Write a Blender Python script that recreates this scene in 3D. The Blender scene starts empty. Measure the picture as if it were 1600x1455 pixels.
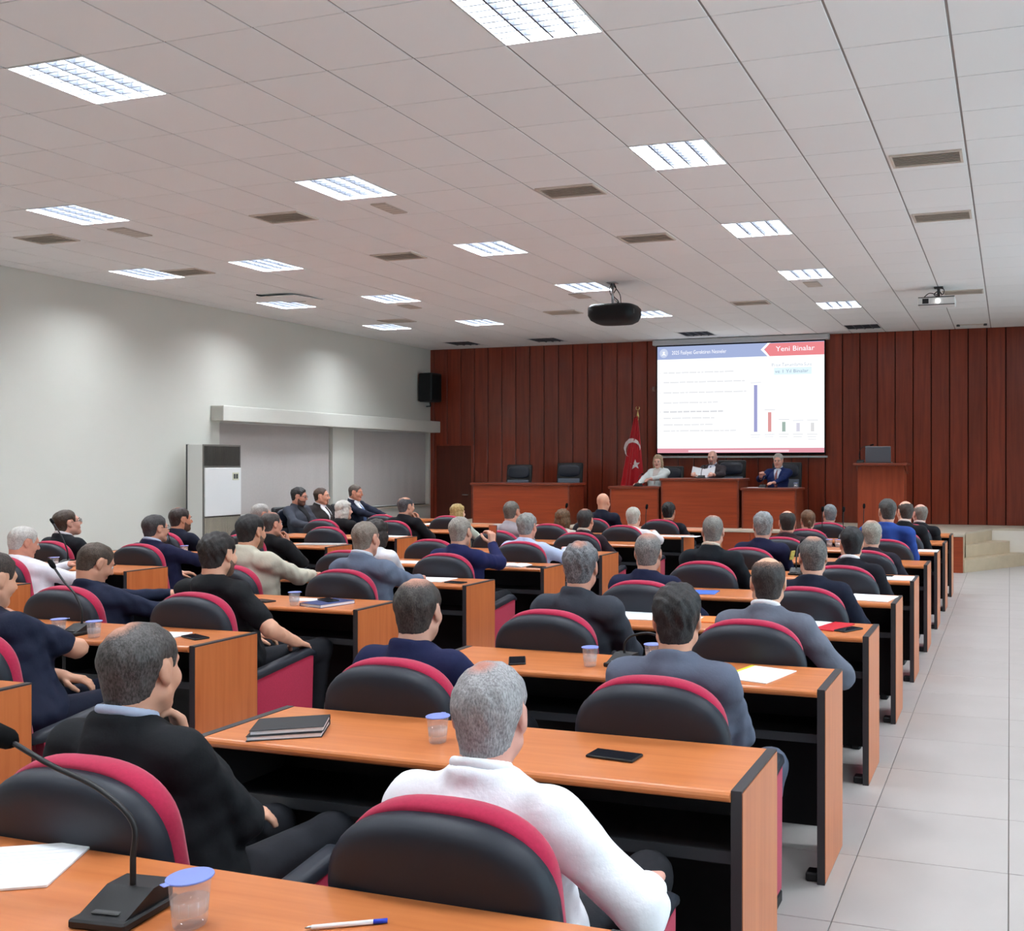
import bpy, bmesh, math, random
import numpy as np
from mathutils import Vector, Matrix, Euler

random.seed(7)
SC = bpy.context.scene
COL = SC.collection
PI = math.pi

# ---------------------------------------------------------------- camera
CAM_Z, YAW, FPX, PPX, PPY = 1.621, 0.2977, 1503.5, 1116.5, 725.6      # metres, radians, pixels of a 1600 x 1455 frame
cam = bpy.data.cameras.new('camera')
cam.sensor_fit = 'HORIZONTAL'
cam.sensor_width = 36.0
cam.lens = FPX / 1600 * 36.0
cam.shift_x = (800 - PPX) / 1600
cam.shift_y = (PPY - 727.5) / 1600
cam.clip_start = 0.05
cam_ob = bpy.data.objects.new('camera', cam)
COL.objects.link(cam_ob)
cam_ob.location = (0, 0, CAM_Z)
cam_ob.rotation_euler = (PI / 2, 0, YAW)
SC.camera = cam_ob

# ---------------------------------------------------------------- world, exposure
SC.view_settings.view_transform = 'Standard'
SC.view_settings.look = 'None'
SC.view_settings.exposure = 0.54
SC.view_settings.gamma = 1.0
SC.view_settings.use_curve_mapping = False
world = bpy.data.worlds.new('sky')
SC.world = world
world.use_nodes = True
wbg = world.node_tree.nodes['Background']
wbg.inputs[0].default_value = (0.86, 0.94, 1.0, 1)
wbg.inputs[1].default_value = 9.5
LAMP = 66.0            # radiance of a lit ceiling fitting
SC.cycles.max_bounces = 8
SC.cycles.diffuse_bounces = 5
SC.cycles.glossy_bounces = 3
SC.cycles.transmission_bounces = 6
SC.cycles.transparent_max_bounces = 8
SC.cycles.caustics_reflective = False
SC.cycles.caustics_refractive = False
SC.cycles.sample_clamp_indirect = 6.0

# ---------------------------------------------------------------- measuring helpers (where a sight line meets a plane of the room)
SN, CS = math.sin(YAW), math.cos(YAW)
def at_z(u, v, h):
    d = FPX * (h - CAM_Z) / (PPY - v); x = (u - PPX) / FPX * d
    return x * CS - d * SN, x * SN + d * CS
def at_y(u, v, Y):
    a = (u - PPX) / FPX; dx = a * CS - SN; dy = a * SN + CS; t = Y / dy
    return t * dx, CAM_Z + (PPY - v) / FPX * t
def at_x(u, v, X):
    a = (u - PPX) / FPX; dx = a * CS - SN; dy = a * SN + CS; t = X / dx
    return t * dy, CAM_Z + (PPY - v) / FPX * t

# ---------------------------------------------------------------- materials
def lin(c):
    o = []
    for q in c[:3]:
        q = q / 255.0
        o.append(q / 12.92 if q <= 0.04045 else ((q + 0.055) / 1.055) ** 2.4)
    return (o[0], o[1], o[2], 1.0)
MATS = {}
def nd(nt, t, **kw):
    n = nt.nodes.new(t)
    for k, v in kw.items(): setattr(n, k, v)
    return n
def mat(key, col, rough=0.5, spec=0.4, metal=0.0, noise=None, bump=None, coat=0.0, sheen=0.0, rnd=0.0, stretch=(1, 1, 1)):
    """principled material; noise=(scale, amount, detail) mottles the colour, bump=(scale, strength), rnd = per-object brightness spread"""
    if key in MATS: return MATS[key]
    m = bpy.data.materials.new(key); MATS[key] = m
    m.use_nodes = True
    nt = m.node_tree; b = nt.nodes['Principled BSDF']
    L = nt.links.new
    c = lin(col)
    b.inputs['Base Color'].default_value = c
    b.inputs['Roughness'].default_value = rough
    b.inputs['Specular IOR Level'].default_value = spec
    b.inputs['Metallic'].default_value = metal
    if coat: b.inputs['Coat Weight'].default_value = coat; b.inputs['Coat Roughness'].default_value = 0.08
    if sheen: b.inputs['Sheen Weight'].default_value = sheen; b.inputs['Sheen Roughness'].default_value = 0.5
    tc = nd(nt, 'ShaderNodeTexCoord'); mp = nd(nt, 'ShaderNodeMapping')
    mp.inputs['Scale'].default_value = stretch
    L(tc.outputs['Object'], mp.inputs['Vector'])
    src = None
    if noise:
        n = nd(nt, 'ShaderNodeTexNoise'); n.inputs['Scale'].default_value = noise[0]
        n.inputs['Detail'].default_value = noise[2] if len(noise) > 2 else 3
        L(mp.outputs[0], n.inputs['Vector'])
        r = nd(nt, 'ShaderNodeValToRGB'); a = noise[1]
        r.color_ramp.elements[0].position = 0.3; r.color_ramp.elements[1].position = 0.7
        r.color_ramp.elements[0].color = (c[0] * (1 - a), c[1] * (1 - a), c[2] * (1 - a), 1)
        r.color_ramp.elements[1].color = (min(1, c[0] * (1 + a)), min(1, c[1] * (1 + a)), min(1, c[2] * (1 + a)), 1)
        L(n.outputs['Fac'], r.inputs[0]); src = r.outputs[0]
    if rnd:
        oi = nd(nt, 'ShaderNodeObjectInfo'); mr = nd(nt, 'ShaderNodeMapRange')
        mr.inputs['To Min'].default_value = 1 - rnd; mr.inputs['To Max'].default_value = 1 + rnd
        L(oi.outputs['Random'], mr.inputs['Value'])
        hs = nd(nt, 'ShaderNodeHueSaturation'); L(mr.outputs[0], hs.inputs['Value'])
        if src: L(src, hs.inputs['Color'])
        else: hs.inputs['Color'].default_value = c
        src = hs.outputs[0]
    if src: L(src, b.inputs['Base Color'])
    if bump:
        n2 = nd(nt, 'ShaderNodeTexNoise'); n2.inputs['Scale'].default_value = bump[0]; n2.inputs['Detail'].default_value = 4
        L(mp.outputs[0], n2.inputs['Vector'])
        bp = nd(nt, 'ShaderNodeBump'); bp.inputs['Strength'].default_value = bump[1]
        bp.inputs['Distance'].default_value = bump[2] if len(bump) > 2 else 0.01
        L(n2.outputs['Fac'], bp.inputs['Height']); L(bp.outputs[0], b.inputs['Normal'])
    return m
def wood(key, c1, c2, stretch=(1, 14, 14), scale=2.2, rough=0.35, coat=0.0, rnd=0.12, spec=0.4):
    """streaky veneer: stretched noise between two browns, shifted per object"""
    if key in MATS: return MATS[key]
    m = bpy.data.materials.new(key); MATS[key] = m
    m.use_nodes = True
    nt = m.node_tree; b = nt.nodes['Principled BSDF']; L = nt.links.new
    b.inputs['Roughness'].default_value = rough; b.inputs['Specular IOR Level'].default_value = spec
    if coat: b.inputs['Coat Weight'].default_value = coat; b.inputs['Coat Roughness'].default_value = 0.12
    tc = nd(nt, 'ShaderNodeTexCoord'); oi = nd(nt, 'ShaderNodeObjectInfo')
    ad = nd(nt, 'ShaderNodeVectorMath', operation='ADD')
    sc = nd(nt, 'ShaderNodeVectorMath', operation='SCALE'); sc.inputs[0].default_value = (31, 17, 23)
    L(oi.outputs['Random'], sc.inputs['Scale']); L(tc.outputs['Object'], ad.inputs[0]); L(sc.outputs[0], ad.inputs[1])
    mp = nd(nt, 'ShaderNodeMapping'); mp.inputs['Scale'].default_value = stretch
    L(ad.outputs[0], mp.inputs['Vector'])
    n = nd(nt, 'ShaderNodeTexNoise'); n.inputs['Scale'].default_value = scale; n.inputs['Detail'].default_value = 6; n.inputs['Distortion'].default_value = 0.6
    L(mp.outputs[0], n.inputs['Vector'])
    r = nd(nt, 'ShaderNodeValToRGB'); r.color_ramp.elements[0].position = 0.28; r.color_ramp.elements[1].position = 0.72
    r.color_ramp.elements[0].color = lin(c1); r.color_ramp.elements[1].color = lin(c2)
    L(n.outputs['Fac'], r.inputs[0])
    mr = nd(nt, 'ShaderNodeMapRange'); mr.inputs['To Min'].default_value = 1 - rnd; mr.inputs['To Max'].default_value = 1 + rnd
    L(oi.outputs['Random'], mr.inputs['Value'])
    hs = nd(nt, 'ShaderNodeHueSaturation'); L(mr.outputs[0], hs.inputs['Value']); L(r.outputs[0], hs.inputs['Color'])
    L(hs.outputs[0], b.inputs['Base Color'])
    return m
def emit(key, col, strength):
    if key in MATS: return MATS[key]
    m = bpy.data.materials.new(key); MATS[key] = m
    m.use_nodes = True; nt = m.node_tree; nt.nodes.clear()
    e = nd(nt, 'ShaderNodeEmission'); o = nd(nt, 'ShaderNodeOutputMaterial')
    e.inputs[0].default_value = lin(col); e.inputs[1].default_value = strength * (1.0 if strength > 2 else 2 ** -SC.view_settings.exposure)      # slides: what the hall sees, not exposure dependent
    nt.links.new(e.outputs[0], o.inputs[0]); return m
def clear_mat(key, col, tr=0.85, rough=0.05):
    """thin clear sheet: mostly see-through with a glossy skin"""
    if key in MATS: return MATS[key]
    m = bpy.data.materials.new(key); MATS[key] = m
    m.use_nodes = True; nt = m.node_tree; nt.nodes.clear(); L = nt.links.new
    t = nd(nt, 'ShaderNodeBsdfTransparent'); t.inputs[0].default_value = lin(col)
    g = nd(nt, 'ShaderNodeBsdfGlossy'); g.inputs['Roughness'].default_value = rough
    f = nd(nt, 'ShaderNodeFresnel'); f.inputs[0].default_value = 1.45
    mx = nd(nt, 'ShaderNodeMath', operation='MAXIMUM'); mx.inputs[1].default_value = 1 - tr
    s = nd(nt, 'ShaderNodeMixShader'); o = nd(nt, 'ShaderNodeOutputMaterial')
    L(f.outputs[0], mx.inputs[0]); L(mx.outputs[0], s.inputs[0]); L(t.outputs[0], s.inputs[1]); L(g.outputs[0], s.inputs[2]); L(s.outputs[0], o.inputs[0])
    return m

M_WHITEWALL = mat('painted plaster', (207, 206, 197), 0.75, 0.2, noise=(0.6, 0.03), bump=(60, 0.05, 0.002))
M_TILE_C = mat('mineral ceiling tile', (238, 239, 238), 0.9, 0.1, rnd=0.012, bump=(180, 0.08, 0.001))
M_GRID_C = mat('ceiling grid metal', (150, 146, 142), 0.6, 0.3)
M_TILE_F = mat('porcelain floor tile', (170, 164, 160), 0.32, 0.45, noise=(3.0, 0.035, 5), rnd=0.012)
M_GROUT = mat('floor grout', (112, 106, 100), 0.8, 0.2)
M_PLANK = wood('mahogany wall plank', (110, 40, 21), (136, 54, 31), (9, 9, 0.5), 2.0, 0.36, 0.2, 0.10)
M_PLANKGAP = mat('dark groove', (32, 13, 8), 0.7, 0.2)
def cup_mat(key, white, gloss):
    """clear moulded plastic: see-through with a little milky scatter and a bright skin"""
    m = bpy.data.materials.new(key); m.use_nodes = True; nt = m.node_tree; nt.nodes.clear(); L = nt.links.new
    t = nd(nt, 'ShaderNodeBsdfTransparent'); d = nd(nt, 'ShaderNodeBsdfTranslucent'); d2 = nd(nt, 'ShaderNodeBsdfDiffuse'); g = nd(nt, 'ShaderNodeBsdfGlossy'); g.inputs['Roughness'].default_value = .08
    d.inputs[0].default_value = d2.inputs[0].default_value = (.95, .96, 1, 1)
    a, b, c = (nd(nt, 'ShaderNodeMixShader') for _ in range(3)); o = nd(nt, 'ShaderNodeOutputMaterial')
    a.inputs[0].default_value = .5; L(d.outputs[0], a.inputs[1]); L(d2.outputs[0], a.inputs[2])
    b.inputs[0].default_value = white; L(t.outputs[0], b.inputs[1]); L(a.outputs[0], b.inputs[2])
    c.inputs[0].default_value = gloss; L(b.outputs[0], c.inputs[1]); L(g.outputs[0], c.inputs[2]); L(c.outputs[0], o.inputs[0])
    return m
M_DESK = wood('orange cherry laminate', (190, 108, 58), (206, 126, 74), (0.7, 14, 14), 2.2, 0.34, 0.15, 0.04)
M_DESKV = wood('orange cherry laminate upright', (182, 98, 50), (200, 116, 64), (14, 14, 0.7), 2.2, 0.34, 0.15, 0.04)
M_STAGEWOOD = wood('red cherry veneer', (134, 52, 24), (156, 66, 32), (0.7, 9, 12), 2.0, 0.4, 0.1, 0.04)
M_STAGETOP = wood('red cherry dark top', (104, 42, 24), (124, 54, 32), (0.7, 9, 9), 2.0, 0.35, 0.1, 0.04)
M_BLACK = mat('black laminate', (24, 24, 27), 0.45, 0.35)
M_BLACKM = mat('matt black plastic', (20, 20, 22), 0.5, 0.4)
M_LEATHER = mat('black vinyl upholstery', (34, 38, 47), 0.5, 0.32, bump=(140, 0.06, 0.002))
M_CRIMSON = mat('crimson fabric', (172, 36, 70), 0.85, 0.15, sheen=0.2, noise=(120, 0.08), bump=(300, 0.15, 0.001))
M_STONE = mat('beige stone', (196, 184, 166), 0.5, 0.3, noise=(4, 0.06, 5))
M_STONE2 = mat('pale beige stone step', (190, 172, 146), 0.45, 0.35, noise=(5, 0.07, 5))
M_WHITEP = mat('white plastic', (226, 226, 224), 0.45, 0.4)
M_CREAMP = mat('cream painted metal', (206, 206, 200), 0.5, 0.35)
M_GREYP = mat('dark grey plastic', (66, 66, 66), 0.5, 0.35)
M_VENT = mat('beige vent metal', (204, 194, 182), 0.5, 0.35)
M_PAPER = mat('white paper', (236, 236, 238), 0.8, 0.15)
M_CHROME = mat('brushed metal', (190, 190, 192), 0.3, 0.5, metal=1.0)
M_BRASS = mat('polished brass', (205, 178, 120), 0.25, 0.5, metal=1.0)
M_BLIND = mat('grey roller blind fabric', (186, 180, 176), 0.9, 0.1, noise=(25, 0.02), bump=(200, 0.1, 0.001))
M_LAMP = emit('lit lamp tubes', (238, 246, 255), LAMP)
M_LOUVRE = mat('satin aluminium louvre blades', (60, 63, 70), 0.4, 0.5)
M_LAMPOFF = mat('unlit lamp tray', (120, 122, 124), 0.4, 0.4)

# ---------------------------------------------------------------- mesh building
class MB:
    """collects shapes, then builds ONE mesh"""
    def __init__(s): s.v = []; s.f = []; s.m = []; s.s = []
    def add(s, vs, fs, mi=0, smooth=False):
        o = len(s.v); s.v += [tuple(p) for p in vs]
        for f in fs: s.f.append([i + o for i in f]); s.m.append(mi); s.s.append(smooth)
        return s
    def box(s, x0, x1, y0, y1, z0, z1, mi=0, sides=None):
        v = [(x0, y0, z0), (x1, y0, z0), (x1, y1, z0), (x0, y1, z0), (x0, y0, z1), (x1, y0, z1), (x1, y1, z1), (x0, y1, z1)]
        f = [(0, 3, 2, 1), (4, 5, 6, 7), (0, 1, 5, 4), (1, 2, 6, 5), (2, 3, 7, 6), (3, 0, 4, 7)]      # -z +z -y +x +y -x
        s.add(v, f, mi)
        if sides:
            names = ['-z', '+z', '-y', '+x', '+y', '-x']
            for k, q in sides.items(): s.m[-6 + names.index(k)] = q
        return s
    def rbox(s, x0, x1, y0, y1, z0, z1, r=0.01, seg=2, mi=0, smooth=False, M=None):
        bm = bmesh.new()
        bmesh.ops.create_cube(bm, size=1)
        for q in bm.verts: q.co = Vector(((x0 + x1) / 2 + q.co.x * (x1 - x0), (y0 + y1) / 2 + q.co.y * (y1 - y0), (z0 + z1) / 2 + q.co.z * (z1 - z0)))
        r = min(r, 0.49 * min(x1 - x0, y1 - y0, z1 - z0))
        bmesh.ops.bevel(bm, geom=bm.edges[:], offset=r, segments=seg, affect='EDGES', profile=0.5)
        bm.verts.index_update()
        vs = [(M @ q.co if M else q.co) for q in bm.verts]
        s.add([tuple(q) for q in vs], [[q.index for q in f.verts] for f in bm.faces], mi, smooth)
        bm.free(); return s
    def tube(s, pts, r, seg=8, mi=0, caps=True):
        pts = [Vector(p) for p in pts]; n = len(pts)
        rs = r if isinstance(r, (list, tuple)) else [r] * n
        vs = []; up = None
        for i, p in enumerate(pts):
            d = (pts[min(i + 1, n - 1)] - pts[max(i - 1, 0)]).normalized()
            if up is None:
                up = Vector((0, 0, 1)) if abs(d.z) < 0.9 else Vector((1, 0, 0))
            a = d.cross(up).normalized(); b = a.cross(d).normalized(); up = b
            for k in range(seg):
                t = 2 * PI * k / seg
                vs.append(p + rs[i] * (math.cos(t) * a + math.sin(t) * b))
        fs = []
        for i in range(n - 1):
            for k in range(seg):
                k2 = (k + 1) % seg
                fs.append((i * seg + k, i * seg + k2, (i + 1) * seg + k2, (i + 1) * seg + k))
        if caps: fs.append(tuple(range(seg))[::-1]); fs.append(tuple((n - 1) * seg + k for k in range(seg)))
        return s.add(vs, fs, mi, True)
    def lathe(s, prof, seg=16, c=(0, 0, 0), mi=0, smooth=True):
        vs = []
        for r, z in prof:
            for k in range(seg):
                t = 2 * PI * k / seg; vs.append((c[0] + r * math.cos(t), c[1] + r * math.sin(t), c[2] + z))
        fs = []
        for i in range(len(prof) - 1):
            for k in range(seg):
                k2 = (k + 1) % seg
                fs.append((i * seg + k, i * seg + k2, (i + 1) * seg + k2, (i + 1) * seg + k))
        fs.append(tuple(range(seg))[::-1]); fs.append(tuple((len(prof) - 1) * seg + k for k in range(seg)))
        return s.add(vs, fs, mi, smooth)
    def prism(s, poly, a0, a1, axis='z', mi=0):
        """poly in the two other axes (order x,y / y,z / x,z), extruded along axis"""
        n = len(poly)
        def P(p, a):
            return (p[0], p[1], a) if axis == 'z' else ((a, p[0], p[1]) if axis == 'x' else (p[0], a, p[1]))
        vs = [P(p, a0) for p in poly] + [P(p, a1) for p in poly]
        fs = [tuple(range(n))[::-1], tuple(range(n, 2 * n))] + [(i, (i + 1) % n, n + (i + 1) % n, n + i) for i in range(n)]
        return s.add(vs, fs, mi)
    def rings(s, rings, mi=0, smooth=True, cap0=True, cap1=True):
        n = len(rings[0]); vs = [p for r in rings for p in r]; fs = []
        for i in range(len(rings) - 1):
            for k in range(n):
                k2 = (k + 1) % n; fs.append((i * n + k, i * n + k2, (i + 1) * n + k2, (i + 1) * n + k))
        if cap0: fs.append(tuple(range(n))[::-1])
        if cap1: fs.append(tuple((len(rings) - 1) * n + k for k in range(n)))
        return s.add(vs, fs, mi, smooth)
    def mesh(s, name, mats):
        me = bpy.data.meshes.new(name)
        me.from_pydata([tuple(p) for p in s.v], [], s.f)
        for m in (mats if isinstance(mats, (list, tuple)) else [mats]): me.materials.append(m)
        me.polygons.foreach_set('material_index', s.m); me.polygons.foreach_set('use_smooth', s.s)
        bm = bmesh.new(); bm.from_mesh(me); bmesh.ops.recalc_face_normals(bm, faces=bm.faces[:]); bm.to_mesh(me); bm.free()
        me.update(); return me
    def build(s, name, mats, parent=None, loc=None, rot=None):
        return put(name, s.mesh(name, mats), parent, loc, rot)
def put(name, me, parent=None, loc=None, rot=None):
    o = bpy.data.objects.new(name, me); COL.objects.link(o)
    if parent is not None: o.parent = parent
    if loc is not None: o.location = loc
    if rot is not None: o.rotation_euler = rot
    return o
def tag(o, label=None, cat=None, group=None, kind=None):
    if label: o['label'] = label
    if cat: o['category'] = cat
    if group: o['group'] = group
    if kind: o['kind'] = kind
    return o
def thing(name, label, cat, loc=(0, 0, 0), rotz=0.0, group=None):
    o = bpy.data.objects.new(name, None); COL.objects.link(o)
    o.empty_display_size = 0.1
    o.location = loc; o.rotation_euler = (0, 0, rotz)
    return tag(o, label, cat, group)
def copy_thing(root, loc, rotz=0.0, label=None, group=None):
    r = root.copy(); COL.objects.link(r); r.location = loc; r.rotation_euler = (0, 0, rotz)
    if label: r['label'] = label
    if group: r['group'] = group
    for ch in root.children:
        c = ch.copy(); COL.objects.link(c); c.parent = r
        for g in ch.children:
            d = g.copy(); COL.objects.link(d); d.parent = c
    return r
ORD = ['first', 'second', 'third', 'fourth', 'fifth', 'sixth', 'seventh', 'eighth', 'ninth', 'tenth', 'eleventh']

# ================================================================ THE ROOM
XL, XR, YB, YF, HZ = -11.43, 4.2, -3.2, 17.26, 3.978
STAGE = 0.57
# floor: slab + tiles of 0.6 m
fl = MB().box(XL - .3, XR + .3, YB - .3, YF + .3, -0.2, -0.006).build('floor', M_GROUT); tag(fl, kind='structure', label='beige porcelain tiled floor of the hall')
tile = MB().rbox(-.298, .298, -.298, .298, -0.02, 0.0, 0.0015, 1).mesh('floor_tile', M_TILE_F)
rest = MB()
FX, FY = -0.605, 3.9825
for i in range(-19, 9):
    for j in range(-13, 24):
        x, y = FX + .6 * i + .3, FY + .6 * j + .3
        if x < XL - .3 or x > XR + .3 or y < YB - .3 or y > YF + .3: continue
        if -5 <= i <= 1 and -3 <= j <= 20: put('floor_tile', tile, fl, (x, y, 0))
        else: rest.box(x - .2985, x + .2985, y - .2985, y + .2985, -.006, 0)
tag(rest.build('floor_tile_field', M_TILE_F, fl), kind='stuff')
# ceiling: backing + tiles
ce = MB().box(XL - .3, XR + .3, YB - .3, YF + .3, HZ + .10, HZ + .25).build('ceiling', M_GRID_C); tag(ce, kind='structure', label='white suspended tile ceiling')
CX, CY = -3.9126, 4.8327
LIT = [(c, r) for c in (-8, -3, 2, 7) for r in (-9, -5, -1, 3, 7, 11, 15)] + [(-11, r) for r in (3, 7, 11, 15)] + [(11, r) for r in (-5, -1, 3, 7, 11, 15)]  # rear rows and right-hand columns are unseen, added to light the hall
UNLIT = [(c, 19) for c in (-11, -8, -3, 2, 7)]
HOLES = set(LIT + UNLIT)
cgrid = MB()
for i in range(-13, 15): 
    x = CX + .6 * i
    if XL < x < XR: cgrid.box(x - .012, x + .012, YB, YF, HZ + .006, HZ + .03)
for j in range(-14, 22):
    y = CY + .6 * j
    if YB < y < YF: cgrid.box(XL, XR, y - .008, y + .008, HZ + .0075, HZ + .03)
cgrid.build('ceiling_grid', M_GRID_C, ce)
ctile = MB().rbox(-.2925, .2925, -.2965, .2965, 0.0, 0.02, 0.002, 1).mesh('ceiling_tile', M_TILE_C)
crest = MB(); cells = []
for i in range(-13, 14):
    for j in range(-14, 21):
        x0, x1 = max(CX + .6 * i, XL), min(CX + .6 * i + .6, XR); y0, y1 = max(CY + .6 * j, YB), min(CY + .6 * j + .6, YF)
        if x1 - x0 < .03 or y1 - y0 < .03 or (i, j) in HOLES: continue
        full = (x1 - x0 > .59 and y1 - y0 > .59)
        seen = -12 <= i <= 7 and j >= -1 and full
        cells.append((0 if seen else 1, (x0 + x1) ** 2 / 4 + (y0 + y1) ** 2 / 4, x0, x1, y0, y1))
cells.sort()
for n, (hid, d2, x0, x1, y0, y1) in enumerate(cells):
    if n < 300 and not hid: put('ceiling_tile', ctile, ce, ((x0 + x1) / 2, (y0 + y1) / 2, HZ))
    else: crest.box(x0 + .0075, x1 - .0075, y0 + .0035, y1 - .0035, HZ, HZ + .02)
tag(crest.build('ceiling_tile_field', M_TILE_C, ce), kind='stuff')

# left wall with two blind-covered window recesses
wl = MB()
W1, W2, SILL, HEAD = (11.72, 14.27), (14.84, 17.2), 0.8, 2.32
wl.box(XL - .3, XL, YB - .3, W1[0], -.1, HZ + .1)
wl.box(XL - .3, XL, W1[0], YF + .3, HEAD, HZ + .1)
wl.box(XL - .3, XL, W1[0], YF + .3, -.1, SILL)
wl.box(XL - .3, XL, W1[1], W2[0], SILL, HEAD)
wl.box(XL - .3, XL, W2[1], YF + .3, SILL, HEAD)
tag(wl.build('wall_left', M_WHITEWALL), kind='structure', label='off-white plastered wall left of the seating')
for n, (a, b) in enumerate((W1, W2)):
    w = MB().box(XL - .28, XL - .22, a, b, SILL, HEAD).build('window_%d' % (n + 1), M_CREAMP); tag(w, kind='structure', label='recessed window behind a lowered grey blind')
    MB().box(XL - .21, XL - .2, a + .05, b - .05, SILL + .05, HEAD - .05).build('window_pane', clear_mat('window glass', (225, 240, 245)), w)
    MB().box(XL - .2, XL + .03, a, b, SILL - .03, SILL).build('window_sill', M_STONE, w)
    t = thing('roller_blind', ['long grey roller blind covering the recess behind the air conditioner', 'grey roller blind covering the recess next to the wooden wall'][n], 'blind', (XL - .07, a, SILL))
    g = MB(); N = 30
    v = []; 
    for q in range(N + 1):
        y = .02 + (b - a - .04) * q / N; dx = .004 * math.sin(q * 1.9)
        v += [(dx, y, .02), (dx, y, HEAD - SILL - .05)]
    f = [(2 * q, 2 * q + 2, 2 * q + 3, 2 * q + 1) for q in range(N)]
    g.add(v, f, 0, True); v2 = [(p[0] - .006, p[1], p[2]) for p in v]; g.add(v2, [x[::-1] for x in f], 0, True)
    g.build('blind_cloth', M_BLIND, t)
    MB().tube([(0, .02, .02), (0, b - a - .02, .02)], .012, 8).build('bottom_bar', M_CREAMP, t)
    MB().tube([(0, .02, HEAD - SILL - .04), (0, b - a - .02, HEAD - SILL - .04)], .03, 10).build('roller', M_CREAMP, t)
pel = MB().rbox(XL, XL + .24, 11.55, YF - .0, 2.27, 2.5, .008, 1).build('trim_1', M_WHITEWALL); tag(pel, kind='structure', label='white boxed pelmet above the two grey blinds')

# front wall: planks, and a doorway at floor level in the left corner
wf = MB().box(XL - .3, XR + .3, YF + .03, YF + .3, -.1, HZ + .1).build('wall_front', M_PLANKGAP); tag(wf, kind='structure', label='dark mahogany plank wall behind the stage')
PW = 0.3133
DX0, DX1, DZ = -11.28, -10.47, 2.0
STX0 = -9.95                                   # left end of the stage
def plank(x0, x1, z0, z1):
    MB().rbox(-(x1 - x0) / 2, (x1 - x0) / 2, -.022, .012, 0, z1 - z0, .005, 1).build('plank', M_PLANK, wf, ((x0 + x1) / 2, YF + .022, z0))
x = -0.065 - PW * 37
while x < XR:
    x0, x1 = max(x + .008, XL), min(x + PW - .008, XR)
    if x1 - x0 > .02:
        if x1 > DX0 and x0 < DX1:
            plank(x0, x1, DZ, HZ)
            if x0 < DX0 - .02: plank(x0, DX0, 0, DZ)
            if x1 > DX1 + .02: plank(DX1, x1, 0, DZ)
        else: plank(x0, x1, 0 if x0 < STX0 else STAGE, HZ)
    x += PW
dr = MB().box(DX0, DX1, YF + .005, YF + .029, 0, DZ).build('door_1', wood('dark door veneer', (78, 32, 18), (92, 39, 23), (9, 9, .5), 2, .4)); tag(dr, kind='structure', label='dark wooden door in the left corner of the plank wall')
MB().box(DX0 - .03, DX0, YF - .01, YF + .06, 0, DZ + .03).box(DX1, DX1 + .03, YF - .01, YF + .06, 0, DZ + .03).box(DX0, DX1, YF - .01, YF + .06, DZ, DZ + .03).build('door_frame', M_PLANK, dr)
MB().tube([(DX1 - .08, YF + .005, 1.0), (DX1 - .08, YF - .02, 1.0), (DX1 - .2, YF - .02, 1.0)], .01, 8).build('door_handle', M_CHROME, dr)

# right wall with daylight windows (beside the camera, out of frame) and back wall
wr = MB(); wins = [(0.6, 3.0), (4.2, 6.6), (7.8, 10.2), (11.4, 13.8)]
WS, WH = 0.95, 2.7
wr.box(XR, XR + .3, YB - .3, YF + .3, -.1, WS).box(XR, XR + .3, YB - .3, YF + .3, WH, HZ + .1)
e = YB - .3
for a, b in wins: wr.box(XR, XR + .3, e, a, WS, WH); e = b
wr.box(XR, XR + .3, e, YF + .3, WS, WH)
tag(wr.build('wall_right', M_WHITEWALL), kind='structure', label='off-white wall with daylight windows on the right')
for n, (a, b) in enumerate(wins):
    fr = MB()
    for y in (a, (a + b) / 2 - .03, b - .06): fr.box(XR + .12, XR + .18, y, y + .06, WS, WH)
    fr.box(XR + .12, XR + .18, a, b, WS, WS + .06).box(XR + .12, XR + .18, a, b, WH - .06, WH)
    w = fr.build('window_%d' % (n + 3), M_WHITEP); tag(w, kind='structure', label='white framed daylight window in the right wall')
    MB().box(XR + .145, XR + .15, a + .05, b - .05, WS + .05, WH - .05).build('window_pane', clear_mat('window glass', (225, 240, 245)), w)
    pl = bpy.data.lights.new('window_portal', 'AREA'); pl.shape = 'RECTANGLE'; pl.size = WH - WS; pl.size_y = b - a
    pl.cycles.is_portal = True
    po = bpy.data.objects.new('window_portal', pl); COL.objects.link(po)
    po.location = (XR + .25, (a + b) / 2, (WS + WH) / 2); po.rotation_euler = (0, PI / 2, 0)
tag(MB().box(XL - .3, XR + .3, YB - .3, YB, -.1, HZ + .1).build('wall_back', M_WHITEWALL), kind='structure', label='off-white wall behind the camera')

# stage: stone topped platform, wood clad front, three angled stone steps at its right corner
stg_poly = [(STX0, 14.8), (-.66, 14.8), (-.66, 15.32), (-.29, 16.4), (XR, 16.4), (XR, YF + .02), (STX0, YF + .02)]
stg = MB().prism(stg_poly, 0, STAGE - .03, 'z').build('floor_stage', M_STONE2); tag(stg, kind='structure', label='raised stage platform with beige stone edge')
MB().prism([(STX0, 14.77), (-.65, 14.77), (-.65, 15.32), (-.27, 16.38), (XR, 16.38), (XR, YF + .02), (STX0, YF + .02)], STAGE - .03, STAGE, 'z').build('stone_top', M_STONE, stg)
xx = STX0
while xx < -.70:
    x1 = min(xx + 1.2, -.66)
    MB().rbox(0, x1 - xx - .006, 0, .02, 0, STAGE - .035, .003, 1).build('front_panel', M_STAGEWOOD, stg, (xx, 14.78, 0)); xx += 1.2
MB().prism([(-.645, 14.82), (.22, 16.16), (.37, 16.4), (-.29, 16.4), (-.66, 15.32), (-.66, 14.82)], 0, .19, 'z').build('step', M_STONE2, stg)
MB().prism([(-.645, 15.2), (.0, 16.2), (.0, 16.4), (-.29, 16.4), (-.66, 15.32)], .19, .38, 'z').build('step', M_STONE2, stg)
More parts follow.
